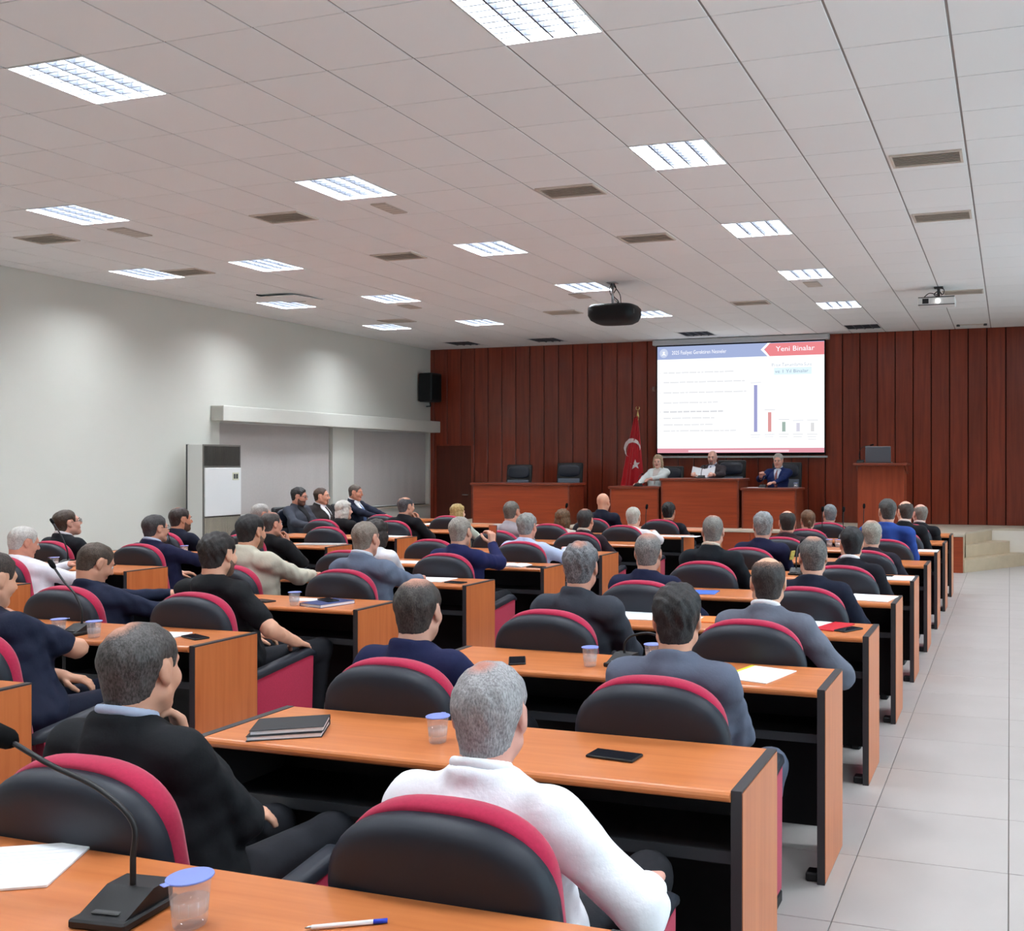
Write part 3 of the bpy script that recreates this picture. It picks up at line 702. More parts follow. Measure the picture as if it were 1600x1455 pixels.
# ================================================================ DESKS AND CHAIRS OF THE HALL
ROW0, PITCH, DEPTH = 2.864, 1.2003, .415
DW = 1.81
BLK = {'R': (-2.49, -.68, (-2.09, -1.11)), 'M': (-5.53, -3.72, (-5.12, -4.2)), 'L': (-8.66, -6.85, (-8.28, -7.25))}
BN = {'R': 'right', 'M': 'middle', 'L': 'left'}
def make_desk(label, w=DW):
    t = thing('conference_desk', label, 'desk', (0, 0, 0), 0, 'two-seat hall desks')
    h, d = w / 2, DEPTH / 2
    tp = MB(); n = 6; pr = []
    for k in range(n + 1):
        a = PI / 2 + PI * k / n; pr.append((-d + .014 + .014 * math.cos(a), .735 + .015 * math.sin(a)))
    pr = pr + [(d, .72), (d, .75)]
    tp.prism(pr[::-1], -h + .03, h - .03, 'x'); tp.build('desk_top', M_DESK, t)
    for s in (-1, 1):
        a, b = (h - .03, h) if s > 0 else (-h, -h + .03)
        e = MB().box(a, b, -d + .012, d, .0, .752, 0).build('end_panel', mat('grey black edge band', (52, 50, 52), .45, .4), t)
        x_ = h if s > 0 else -h
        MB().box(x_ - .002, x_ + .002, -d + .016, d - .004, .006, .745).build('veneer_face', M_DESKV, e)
        xi = h - .03 if s > 0 else -h + .03
        MB().rbox(min(xi, xi - s * .05), max(xi, xi - s * .05), -d + .03, -d + .09, .0, .035, .006, 1).build('foot_bracket', M_BLACKM, e)
    MB().box(-h + .03, h - .03, d - .045, d - .025, .09, .72).build('modesty_panel', M_BLACK, t)
    MB().box(-h + .03, h - .03, -d + .1, d - .045, .53, .55).build('shelf', M_BLACK, t)
    MB().box(-h + .03, h - .03, -d + .09, -d + .1, .522, .556).build('shelf_lip', mat('lit shelf edge', (60, 62, 66), .45), t)  # paler than the black shelf: light on its near edge painted in
    MB().box(-.012, .012, -d + .08, d - .045, .55, .72).build('divider', M_BLACK, t)
    return t
desk0 = None
DESKS = [('R', k) for k in range(-1, 9)] + [('M', k) for k in range(0, 9)] + [('L', k) for k in range(2, 9)]
for b, k in DESKS:
    lab = 'orange wood two-seat desk, %s row of the %s block from the camera' % (ORD[k + 1], BN[b])
    loc = ((BLK[b][0] + BLK[b][1]) / 2, ROW0 + PITCH * k - DEPTH / 2, 0)
    if desk0 is None: desk0 = make_desk(lab); desk0.location = loc
    else: copy_thing(desk0, loc, 0, lab)
t = make_desk('long wooden side desk along the left wall before the three seated men', 2.5); t.location = (-8.97, 12.2, 0); t.rotation_euler = (0, 0, -PI / 2)

def arch(w, z0, z1, arc, n=2.5, K=26):
    P = [(-w, z0), (-w, (z0 + z1 - arc) / 2)]
    for k in range(K + 1):
        a = PI - PI * k / K; c, s = math.cos(a), math.sin(a)
        P.append((w * math.copysign(abs(c) ** (2 / n), c), z1 - arc + arc * abs(s) ** (2 / n)))
    P += [(w, (z0 + z1 - arc) / 2), (w, z0)]
    return P
def pillow(w, z0, z1, arc, prof):
    P = arch(w, z0, z1, arc); zc = (z0 + z1) / 2; R = []
    for s, y in prof: R.append([(x * s, y, zc + (z - zc) * (1 - (1 - s) * w / ((z1 - z0) / 2))) for x, z in P])
    return MB().rings(R)
def make_chair(label):
    t = thing('auditorium_chair', label, 'chair', (0, 0, 0), 0, 'black and crimson hall chairs')
    T = ((0, -.185, 0), (math.radians(11), 0, 0))
    pillow(.266, .33, .93, .19, [(1, .0), (1, -.018), (.985, -.034), (.955, -.046), (.90, -.055), (.78, -.061), (.5, -.066), (.15, -.068)]).build('back_shell', M_LEATHER, t, *T)
    pillow(.246, .36, .942, .18, [(.97, .0), (1, .006), (1.004, .03), (.99, .05), (.955, .064), (.88, .074), (.6, .08), (.15, .08)]).build('back_cushion', M_CRIMSON, t, *T)
    MB().rbox(-.245, .245, -.2, .25, .29, .41, .035, 3, smooth=True).build('seat_cushion', M_CRIMSON, t)
    MB().rbox(-.23, .23, -.18, .2, .2, .29, .01, 1).build('seat_pan', M_BLACKM, t)
    for s in (-1, 1):
        x0, x1 = (.25, .305) if s > 0 else (-.305, -.25)
        MB().prism([(-.2, .05), (.22, .05), (.235, .52), (-.22, .445)], x0 + .004, x1 - .004, 'x').build('side_panel', M_CRIMSON, t)
        a = MB(); R = []
        for q in range(11):
            u = q / 10; y = -.27 + .53 * u; zc = .46 + .078 * u - (.03 * ((u - .88) / .12) ** 2 if u > .88 else 0); hw, hh_ = .036, .024
            if u < .05 or u > .95: hw, hh_ = .026, .015
            R.append([((x0 + x1) / 2 + hw * math.copysign(abs(math.cos(c)) ** .6, math.cos(c)), y, zc + hh_ * math.copysign(abs(math.sin(c)) ** .6, math.sin(c))) for c in [2 * PI * z / 14 for z in range(14)]])
        a.rings(R).build('armrest', M_LEATHER, t)
        MB().rbox(x0, x1, -.2, .22, 0, .05, .008, 1).build('foot_plate', M_BLACKM, t)
    return t
chair0 = None
CHAIRS = [('R', k, s) for k in range(0, 9) for s in (0, 1)] + [('M', 1, 1)] + [('M', k, s) for k in range(2, 9) for s in (0, 1)] + [('L', 3, 1)] + [('L', k, s) for k in range(4, 9) for s in (0, 1)]
def seat_xy(b, k, s): return BLK[b][2][s], ROW0 + PITCH * k - .80
EMPTY = {('M', 5, 0): 1, ('L', 6, 1): 1, ('L', 8, 0): 1}
for b, k, s in CHAIRS:
    x, y = seat_xy(b, k, s)
    lab = '%sblack and crimson chair, %s seat in %s row of the %s block' % ('vacant ' if (b, k, s) in EMPTY else '', ('left', 'right')[s], ORD[k + 1], BN[b])
    if chair0 is None: chair0 = make_chair(lab); chair0.location = (x, y, 0)
    else: copy_thing(chair0, (x, y, 0), random.uniform(-.03, .03), lab)
# ================================================================ PEOPLE: smooth blended volumes turned into one skin (surface nets)
class Grid:
    def __init__(s, lo, hi, h):
        s.h = h
        s.ax = [np.arange(lo[i], hi[i] + h, h, dtype=np.float32) for i in range(3)]
        s.F = np.full([len(a) for a in s.ax], .25, np.float32)
    @staticmethod
    def uneven(lo, hi, dense, coarse):
        """grid whose lines crowd together inside the dense boxes [(lo, hi, step)]"""
        g = Grid.__new__(Grid); g.h = coarse; g.ax = []
        for i in range(3):
            x, out = lo[i], []
            while x < hi[i]:
                out.append(x); st = coarse
                for a, b, hh in dense:
                    if a[i] - coarse < x < b[i]: st = min(st, hh)
                x += st
            g.ax.append(np.array(out, np.float32))
        g.F = np.full([len(a) for a in g.ax], .25, np.float32); return g
    def sl(s, lo, hi):
        o = []
        for i in range(3):
            a = max(0, int(np.searchsorted(s.ax[i], lo[i])) - 1); b = min(len(s.ax[i]), int(np.searchsorted(s.ax[i], hi[i])) + 1)
            if b <= a: return None
            o.append(slice(a, b))
        return tuple(o)
    def xyz(s, q):
        return s.ax[0][q[0]][:, None, None], s.ax[1][q[1]][None, :, None], s.ax[2][q[2]][None, None, :]
    def join(s, q, d, k):
        f = s.F[q]
        if k > 0:
            e = np.clip(k - np.abs(f - d), 0, None) / k; s.F[q] = np.minimum(f, d) - e * e * k * .25
        else: s.F[q] = np.minimum(f, d)
    def carve(s, q, d, k):
        f = -s.F[q]; e = np.clip(k - np.abs(f - d), 0, None) / k; s.F[q] = -(np.minimum(f, d) - e * e * k * .25)
    def cone(s, a, b, r1, r2, k=.03, sx=1.0, cut=False):
        a = np.array(a, np.float32); b = np.array(b, np.float32); m = max(r1, r2) * max(1, sx) + .09
        q = s.sl(np.minimum(a, b) - m, np.maximum(a, b) + m)
        if q is None: return
        X, Y, Z = s.xyz(q); ba = b - a; bb = float(ba @ ba) + 1e-9
        X = (X - a[0]) / sx; bx = ba[0] / sx; Y = Y - a[1]; Z = Z - a[2]
        t = np.clip((X * bx + Y * ba[1] + Z * ba[2]) / (bb), 0, 1)
        d = np.sqrt((X - t * bx) ** 2 + (Y - t * ba[1]) ** 2 + (Z - t * ba[2]) ** 2) - (r1 + (r2 - r1) * t)
        s.carve(q, d, k) if cut else s.join(q, d, k)
    def ell(s, c, r, k=.03, cut=False, R=None):
        c = np.array(c, np.float32); r = np.array(r, np.float32); m = (r if R is None else np.full(3, r.max())) + (.09 if R is None else .045)
        q = s.sl(c - m, c + m)
        if q is None: return
        X, Y, Z = s.xyz(q); X = X - c[0]; Y = Y - c[1]; Z = Z - c[2]
        if R is not None: R = R.astype(np.float32); X, Y, Z = X * R[0, 0] + Y * R[1, 0] + Z * R[2, 0], X * R[0, 1] + Y * R[1, 1] + Z * R[2, 1], X * R[0, 2] + Y * R[1, 2] + Z * R[2, 2]
        k0 = np.sqrt((X / r[0]) ** 2 + (Y / r[1]) ** 2 + (Z / r[2]) ** 2) + 1e-6
        k1 = np.sqrt((X / r[0] ** 2) ** 2 + (Y / r[1] ** 2) ** 2 + (Z / r[2] ** 2) ** 2) + 1e-6
        d = k0 * (k0 - 1) / k1
        s.carve(q, d, k) if cut else s.join(q, d, k)
    def ring(s, c, R, r, tilt=0.0, k=.015):
        c = np.array(c, np.float32); m = R + r + .05
        q = s.sl(c - m, c + m)
        if q is None: return
        X, Y, Z = s.xyz(q); X = X - c[0]; Y = (Y - c[1]) * 1.0; Z = Z - c[2] + tilt * Y
        d = np.sqrt((np.sqrt(X * X + (Y * .95) ** 2) - R) ** 2 + (Z * .75) ** 2) - r
        s.join(q, d, k)
    def all(s): return s.xyz((slice(None),) * 3)
    def like(s, F):
        g = Grid.__new__(Grid); g.h = s.h; g.ax = s.ax; g.F = F; return g
    def surf(s):
        F = s.F.copy(); S = F < 0
        S[0] = S[-1] = False; S[:, 0] = S[:, -1] = False; S[:, :, 0] = S[:, :, -1] = False
        F = np.where(S, F, np.maximum(F, 1e-5))
        cnt = sum(S[a:S.shape[0] - 1 + a, b:S.shape[1] - 1 + b, c:S.shape[2] - 1 + c].astype(np.int8) for a in (0, 1) for b in (0, 1) for c in (0, 1))
        act = (cnt > 0) & (cnt < 8)
        idx = np.argwhere(act); n = len(idx)
        if n == 0: return np.zeros((0, 3)), np.zeros((0, 4), int)
        vid = np.full(act.shape, -1, np.int64); vid[act] = np.arange(n)
        i, j, k = idx.T
        cor = {}
        for a in (0, 1):
            for b in (0, 1):
                for c in (0, 1): cor[a, b, c] = F[i + a, j + b, k + c]
        acc = np.zeros((n, 3)); num = np.zeros(n)
        keys = list(cor)
        for p in keys:
            for d in range(3):
                if p[d]: continue
                qk = list(p); qk[d] = 1; qk = tuple(qk)
                fa, fb = cor[p], cor[qk]; msk = (fa < 0) != (fb < 0)
                tt = np.where(msk, fa / np.where(msk, fa - fb, 1), 0)
                P = np.empty((n, 3))
                for e, ii in enumerate((i, j, k)):
                    A = s.ax[e][ii + p[e]]; P[:, e] = A + (tt * (s.ax[e][ii + 1] - s.ax[e][ii]) if e == d else 0)
                acc[msk] += P[msk]; num[msk] += 1
        V = acc / num[:, None]
        Q = []
        A, B = S[:-1, 1:-1, 1:-1], S[1:, 1:-1, 1:-1]
        for m_, fl in ((A & ~B, 0), (~A & B, 1)):
            x, y, z = np.argwhere(m_).T
            q = np.stack([vid[x, y, z], vid[x, y + 1, z], vid[x, y + 1, z + 1], vid[x, y, z + 1]], 1); Q.append(q[:, ::-1] if fl else q)
        A, B = S[1:-1, :-1, 1:-1], S[1:-1, 1:, 1:-1]
        for m_, fl in ((A & ~B, 0), (~A & B, 1)):
            x, y, z = np.argwhere(m_).T
            q = np.stack([vid[x, y, z], vid[x, y, z + 1], vid[x + 1, y, z + 1], vid[x + 1, y, z]], 1); Q.append(q[:, ::-1] if fl else q)
        A, B = S[1:-1, 1:-1, :-1], S[1:-1, 1:-1, 1:]
        for m_, fl in ((A & ~B, 0), (~A & B, 1)):
            x, y, z = np.argwhere(m_).T
            q = np.stack([vid[x, y, z], vid[x + 1, y, z], vid[x + 1, y + 1, z], vid[x, y + 1, z]], 1); Q.append(q[:, ::-1] if fl else q)
        Q = np.concatenate(Q); Q = Q[(Q >= 0).all(1)]
        return V, Q
def mesh_np(name, V, Q, mats, mi=None):
    me = bpy.data.meshes.new(name); n, m = len(V), len(Q)
    me.vertices.add(n); me.vertices.foreach_set('co', np.asarray(V, np.float32).ravel())
    me.loops.add(4 * m); me.loops.foreach_set('vertex_index', np.asarray(Q, np.int32).ravel())
    me.polygons.add(m); me.polygons.foreach_set('loop_start', np.arange(0, 4 * m, 4, dtype=np.int32))
    me.update(calc_edges=True)
    me.polygons.foreach_set('use_smooth', np.ones(m, bool))
    for q in mats: me.materials.append(q)
    if mi is not None: me.polygons.foreach_set('material_index', np.asarray(mi, np.int32))
    me.validate(); me.update(); return me
def cat(parts):
    V, Q, o = [], [], 0
    for v, q in parts:
        if len(v) == 0: continue
        V.append(v); Q.append(q + o); o += len(v)
    return np.concatenate(V), np.concatenate(Q)

# ---- hand: palm and five jointed fingers, laid out palm down with the thumb towards +X (left hand), mirrored for the right
def hand_shapes(pose):
    out = [((0, -.03, 0), (0, .02, 0), .025, .024, .02)]
    for x in (-.029, -.010, .010, .029): out.append(((x * .6, .012, 0), (x, .085, .003), .016, .0135, .012))
    curl = {'relaxed': (.25, .38, .32), 'fist': (1.1, 1.35, 1.0), 'grip': (.75, .75, .5), 'flat': (.06, .1, .08), 'chin': (.55, .95, .6)}[pose]
    for n, (x, L) in enumerate(((.030, .072), (.010, .080), (-.010, .075), (-.029, .058))):
        p = np.array([x, .088, .003]); ang = 0; r = .0098
        for sgm in range(3):
            ang += curl[sgm] * (1 + .08 * n); l = L * (.46, .31, .23)[sgm]
            d = np.array([x * .5 * (1 if sgm == 0 else 0), math.cos(ang), -math.sin(ang)]); d /= np.linalg.norm(d)
            q = p + d * l; out.append((p, q, r, r - .0008, .004)); p = q; r -= .0008
    p = np.array([.026, .022, -.006])
    thd = {'relaxed': ((.75, .65, -.25), (.35, .9, -.3), (.2, .95, -.3)), 'fist': ((.6, .6, -.6), (-.1, .75, -.6), (-.6, .6, -.5)), 'grip': ((.6, .6, -.7), (.15, .8, -.6), (0, .9, -.5)), 'flat': ((.8, .6, -.1), (.5, .85, -.1), (.35, .95, -.1)), 'chin': ((.7, .65, -.4), (.3, .9, -.4), (.1, .95, -.4))}[pose]
    r = .0135
    for d, l in zip(thd, (.042, .032, .026)):
        d = np.array(d); d = d / np.linalg.norm(d); q = p + d * l; out.append((p, q, r, r - .0015, .008)); p = q; r -= .0015
    return out
def hand_in_place(pose, side, W, d, up):
    y = np.array(d, float); y /= np.linalg.norm(y); u = np.array(up, float); z = u - y * (u @ y); z /= np.linalg.norm(z); x = np.cross(y, z)
    f = lambda p: np.asarray(W) + (p[0] * (-1 if side > 0 else 1)) * x + p[1] * y + p[2] * z
    return [(f(a), f(b), r1, r2, k) for a, b, r1, r2, k in hand_shapes(pose)]
def head_shapes(g, R, hs, c0, female, detail, Nh, ears=True):
    """all volumes of head and neck, drawn in the head's own frame and set into grid g by rotation R, size hs and place c0"""
    T = lambda p: c0 + hs * (R @ np.array(p, float))
    rot = None if np.allclose(R, np.eye(3)) else R
    E = lambda c, r, k=.03, cut=False: g.ell(T(c), np.array(r) * hs, k * hs, cut, rot)
    C = lambda a, b, r1, r2, k=.03: g.cone(T(a), T(b), r1 * hs, r2 * hs, k * hs)
    E((0, -.018, .038), (.076, .097, .085), .0)
    E((0, .020, -.022), (.063, .070, .098))
    for s in (-1, 1):
        C((s * .052, .0, -.058), (s * .016, .058, -.098), .022, .02)
        E((s * .042, .056, -.028), (.024, .026, .026), .025)
        C((s * .012, .083, .028), (s * .045, .066, .026), .013, .011, .015)
    E((0, .066, -.1), (.022, .02, .018), .025)
    C((0, .086, .016), (0, .108, -.024), .008, .0125, .012)
    for s in (-1, 1): E((s * .012, .098, -.03), (.009, .010, .007), .008)
    if detail:
        for s in (-1, 1): E((s * .032, .099, .006), (.017, .016, .010), .012, True)
        E((0, .083, -.061), (.026, .012, .0105), .008); E((0, .104, -.061), (.024, .012, .0022), .004, True)
    nr = (.053, .060) if not female else (.045, .05)
    C((0, -.028, -.05), Nh + np.array([0, .005, -.03]), nr[0], nr[1]); C((0, -.058, -.02), Nh + np.array([0, -.012, .0]), .038, .046, .035)
    if ears:
        for s in (-1, 1):
            E((s * .079, -.014, .004), (.010, .021, .031), .008); E((s * .075, -.004, -.022), (.009, .011, .015), .008)
            E((s * .0915, -.012, .007), (.007, .012, .018), .006, True)

# ---- skin, hair and cloth
def skin(tone): return mat('skin %d %d %d' % tone, tone, .5, .35, noise=(14, .07, 4), bump=(160, .08, .001))
def lips(tone): return mat('lips %d %d %d' % tone, (int(tone[0] * .86), int(tone[1] * .62), int(tone[2] * .62)), .45, .35)
def clothm(c, kind='wool'):
    return mat('%s cloth %d %d %d' % ((kind,) + tuple(c)), c, .85 if kind == 'wool' else .75, .2, noise=(9, .08, 4), bump=(26, .22, .012))
def hair_mat(c, g, scalp):
    key = 'hair %s %s %s' % (c, g, scalp)
    if key in MATS: return MATS[key]
    m = bpy.data.materials.new(key); MATS[key] = m; m.use_nodes = True
    nt = m.node_tree; b = nt.nodes['Principled BSDF']; L = nt.links.new
    b.inputs['Roughness'].default_value = .55; b.inputs['Specular IOR Level'].default_value = .35
    tc = nd(nt, 'ShaderNodeTexCoord'); mp = nd(nt, 'ShaderNodeMapping'); mp.inputs['Scale'].default_value = (1, 1, .45); L(tc.outputs['Object'], mp.inputs[0])
    n1 = nd(nt, 'ShaderNodeTexNoise'); n1.inputs['Scale'].default_value = 230; n1.inputs['Detail'].default_value = 3; L(mp.outputs[0], n1.inputs['Vector'])
    n2 = nd(nt, 'ShaderNodeTexNoise'); n2.inputs['Scale'].default_value = 22; n2.inputs['Detail'].default_value = 4; L(tc.outputs['Object'], n2.inputs['Vector'])
    ad = nd(nt, 'ShaderNodeMath', operation='MULTIPLY_ADD'); ad.inputs[1].default_value = .72; L(n1.outputs['Fac'], ad.inputs[0])
    m2 = nd(nt, 'ShaderNodeMath', operation='MULTIPLY'); m2.inputs[1].default_value = .28; L(n2.outputs['Fac'], m2.inputs[0]); L(m2.outputs[0], ad.inputs[2])
    r = nd(nt, 'ShaderNodeValToRGB'); r.color_ramp.elements[0].position = .36; r.color_ramp.elements[1].position = .64
    r.color_ramp.elements[0].color = lin(c); r.color_ramp.elements[1].color = lin(g); L(ad.outputs[0], r.inputs[0])
    at = nd(nt, 'ShaderNodeAttribute'); at.attribute_name = 'thin'
    sb = nd(nt, 'ShaderNodeMath', operation='MULTIPLY_ADD'); L(at.outputs['Fac'], sb.inputs[0]); sb.inputs[1].default_value = 1.6
    s2 = nd(nt, 'ShaderNodeMath', operation='SUBTRACT'); s2.inputs[1].default_value = .75; L(n1.outputs['Fac'], s2.inputs[0]); L(s2.outputs[0], sb.inputs[2])
    cl = nd(nt, 'ShaderNodeClamp'); L(sb.outputs[0], cl.inputs[0])
    mx = nd(nt, 'ShaderNodeMix', data_type='RGBA'); L(cl.outputs[0], mx.inputs['Factor']); L(r.outputs[0], mx.inputs['A']); mx.inputs['B'].default_value = lin(scalp)
    L(mx.outputs['Result'], b.inputs['Base Color'])
    bp = nd(nt, 'ShaderNodeBump'); bp.inputs['Strength'].default_value = .5; bp.inputs['Distance'].default_value = .004; L(n1.outputs['Fac'], bp.inputs['Height']); L(bp.outputs[0], b.inputs['Normal'])
    return m


HS = 0.98                      # head size against the drawn 0.24 m head
def ik(S, W, hint, u=.28, f=.26):
    S, W = np.array(S, float), np.array(W, float); d = W - S; L = np.linalg.norm(d)
    if L > (u + f) * .995: W = S + d / L * (u + f) * .995; d = W - S; L = np.linalg.norm(d)
    a = (u * u - f * f + L * L) / (2 * L); h = math.sqrt(max(0, u * u - a * a)); dn = d / L
    k = np.array(hint, float); k = k - dn * (k @ dn); k /= np.linalg.norm(k) + 1e-9
    return S + dn * a + k * h, W
def person(label, loc, rotz, head, yaw=0, pitch=0, roll=0, hair='short', hc=(40, 34, 30), hg=None, tone=(212, 160, 134), thin=None,
           top=(30, 31, 36), kind='jacket', collar=None, trousers=(34, 35, 40), armR='lap', armL='lap', near=False, female=False, face=False,
           beard=None, glasses=False, tie=None, shirt=None, legs=None, group=None, wide=1.0, pattern=None):
    """head = crown of the head in the person's own frame (x right, y forward, z up, origin on the floor under the seat)"""
    t = thing('person', label, 'person', loc, rotz, group)
    hs = HS * (.95 if female else 1.0)
    hC = np.array(head, float) - np.array([0, 0, .132 * hs])
    R = (Matrix.Rotation(-math.radians(yaw), 3, 'Z') @ Matrix.Rotation(-math.radians(pitch), 3, 'X') @ Matrix.Rotation(math.radians(roll), 3, 'Y'))
    R = np.array(R)
    N = hC + np.array([0, -.045, -.152 * hs])
    Nh = R.T @ (N - hC) / hs
    h = .0058 if near else (.0065 if face else .0085)
    g = Grid((-.105, -.15, -.24), (.105, .15, .15), h)
    head_shapes(g, np.eye(3), 1.0, np.zeros(3), female, face or near, Nh, False)
    base = g.F
    to = lambda P: hC + hs * (P @ R.T)
    # ---- arms
    P = np.array([0, -.045, .50]); C = P + (N - P) * .60 + np.array([0, .012, 0])
    sw = (.172 if not female else .142) * wide
    hgt = .0105 if near else .0155
    J = {}; fingers = []; boxes = [(hC - .135, hC + .15, h)]
    chin = to(np.array([[0, .075, -.115]]))[0]
    PRE = {'lap': ((.10, .19, .615), (1, -.3, -.45), 'relaxed'), 'desk': ((.13, .33, .795), (1, -.25, -.6), 'relaxed'), 'armrest': ((.27, .12, .60), (.8, -.7, -.3), 'relaxed'), 'deskin': ((.05, .33, .795), (1, -.2, -.5), 'relaxed')}
    for s, arm in ((1, armR), (-1, armL)):
        hov = None
        if isinstance(arm, tuple) and arm[0] == 'chin': arm, hov = arm
        if isinstance(arm, str) and arm == 'chin':
            fw = R @ np.array([0, 1, 0]); sd = R @ np.array([1, 0, 0])
            w = chin + fw * .045 + sd * s * .035 + np.array([0, 0, -.115]); hint = (s * .75, .15, -.9); pose = 'chin'; up = fw * .8 + sd * s * .6; hd = chin + fw * .02 + sd * s * .02 + np.array([0, 0, -.01]) - w
        elif isinstance(arm, str) and arm == 'face':
            fw = R @ np.array([0, 1, 0]); sd = R @ np.array([1, 0, 0])
            w = chin + fw * .07 + sd * s * .05 + np.array([0, 0, -.08]); hint = (s * .7, .2, -.9); pose = 'chin'; up = fw * .7 + sd * s * .7; hd = np.array([0, 0, 1.0]) - sd * s * .3
        elif isinstance(arm, str): w, hint, pose = PRE[arm]; up = (0, 0, 1); w = (s * w[0], w[1], w[2]); hint = (s * hint[0], hint[1], hint[2]); hd = None
        else: w, hint, pose, up, hd = arm
        hint = hov or hint
        S_ = N + np.array([s * sw, .0, -.05]); E, W = ik(S_, w, hint); J[s] = (S_, E, W)
        d = W - E if hd is None else np.array(hd, float)
        if pose:
            hp = hand_in_place(pose, s, W, d, up); fingers += hp
            pts = np.array([q for a_, b_, *_ in hp for q in (a_, b_)])
            if near or face or not (isinstance(arm, str) and arm in PRE): boxes.append((pts.min(0) - .015, pts.max(0) + .015, .0052))
            else: boxes.append((pts.min(0) - .015, pts.max(0) + .015, .0075))
    # ---- the body: head, trunk, arms, hands and legs in one skin (coarse where clothes cover it)
    K = legs or ((-.11, .40, .49), (.11, .40, .49))
    allp = np.array([P, C, N] + [q for s in (-1, 1) for q in J[s]] + [q for b_ in boxes for q in b_[:2]] + [(k[0] * .9, k[1] + .05, .04) for k in K] + [K[0], K[1]])
    gb = Grid.uneven(allp.min(0) - .12, allp.max(0) + .1, boxes, .026)
    head_shapes(gb, R, hs, hC, female, face or near, Nh)
    bare = kind in ('tshirt', 'shortsleeve')
    gb.cone(P, C, .085, .095, .03, sx=1.3); gb.cone(C, N + np.array([0, .01, -.03]), .07, .045, .02)
    for s, k in zip((-1, 1), K):
        S_, E, W = J[s]
        gb.cone(N - np.array([0, 0, .03]), S_, .045, .042, .02)
        gb.cone(S_, E, .046 if bare else .040, .043 if bare else .036, .02); gb.cone(E, W, .045 if bare else .036, .028, .02)
        gb.cone((s * .09, .0, .485), k, .062, .05, .03); gb.cone(k, (k[0] * .85, k[1] - .02, .06), .048, .036, .02)
    for a_, b_, r1, r2, k_ in fingers: gb.cone(a_, b_, r1, r2, k_)
    bV, bQ = gb.surf()
    mi = np.zeros(len(bQ), int)
    if face or near:
        c = ((bV[bQ].mean(1) - hC) @ R) / hs; mi[(np.abs(c[:, 0]) < .025) & (np.abs(c[:, 2] + .061) < .0095) & (c[:, 1] > .084) & (c[:, 1] < .12)] = 1
    put('body', mesh_np('body', bV, bQ, [skin(tone), lips(tone)], mi), t)
    # ---- hair
    if hair != 'bald':
        X, Y, Z = g.all()
        vol = {'short': .011, 'buzz': .005, 'full': .017, 'crown': .008, 'horseshoe': .007, 'receding': .009, 'bob': .020, 'long': .022, 'tied': .015}[hair]
        lo = .0065 if hair not in ('full', 'buzz') else (.008 if hair == 'full' else .0035)
        tk = lo + (vol - lo) * np.clip((Z - .0) / .09, 0, 1)
        amp = .0045 if hair in ('full', 'long', 'bob') else .0022
        nz = np.sin(95 * X + 1.3 + 20 * Z) * np.sin(80 * Y + 2 + 12 * X) + .6 * np.sin(150 * X + 60 * Y) * np.sin(120 * Z + 70 * Y)
        yp = [-.16, -.07, -.045, -.030, -.022, .022, .030, .046, .058, .072, .086, .15]
        zp = [-.07, -.068, -.058, -.03, .036, .034, .002, .008, .05, .076, .087, .092]
        if hair == 'receding': zp = [-.07, -.068, -.058, -.03, .036, .034, .0, .03, .075, .098, .112, .13]
        if hair in ('bob', 'long'):
            low = -.12 if hair == 'bob' else -.17
            zp = [low, low, low, low, low, low, low + .01, low + .03, .02, .06, .078, .085]
            zz = Grid.like(g, np.full_like(base, .25)); zz.ell((0, -.045, -.03 if hair == 'bob' else -.06), (.098, .078, .115 if hair == 'bob' else .14), 0)
            for s in (-1, 1): zz.ell((s * .074, -.004, -.04), (.028, .042, .075 if hair == 'bob' else .11), .02)
            side = zz.F
        reg = (np.interp(Y.ravel(), yp, zp).reshape(Y.shape) - Z) * .75
        tk = tk * (.12 + .88 * np.clip(-reg / .028, 0, 1))
        F = base - tk - amp * nz * np.clip(-reg / .03, 0, 1)
        if hair in ('bob', 'long'): F = np.minimum(F, side - amp * nz)
        F = np.maximum(F, reg + 0 * X)
        if hair in ('bob', 'long'): F = np.maximum(F, np.where(Z < .06, (Y - (.035 + .25 * (Z + .02))) * .8, -1))
        if hair == 'crown': F = np.maximum(F, .066 - np.sqrt((X * 1.05) ** 2 + (Y + .012) ** 2 + (Z - .125) ** 2))
        if hair == 'horseshoe': F = np.maximum(F, .098 - np.sqrt((X * 1.25) ** 2 + (Y - .01) ** 2 + (Z - .125) ** 2))
        if hair == 'tied':
            zz = Grid.like(g, F.astype(np.float32)); zz.ell((0, -.125, -.02), (.022, .022, .03), .01); zz.ell((0, -.118, -.07), (.02, .016, .05), .01); F = zz.F
        hV, hQ = g.like(F.astype(np.float32)).surf()
        me = mesh_np('hair', to(hV), hQ, [hair_mat(hc, hg or tuple(min(255, int(q * 1.7 + 8)) for q in hc), (int(tone[0] * .86), int(tone[1] * .80), int(tone[2] * .78)))])
        at = me.attributes.new('thin', 'FLOAT', 'POINT')
        if thin:
            c = np.array(thin[:3]); d = np.linalg.norm((hV - c) * np.array([1.1, .9, 1]), axis=1); val = np.clip(1.15 - d / thin[3], 0, 1)
        else: val = np.zeros(len(hV))
        if len(val) == len(me.vertices): at.data.foreach_set('value', val.astype(np.float32))
        put('hair', me, t)
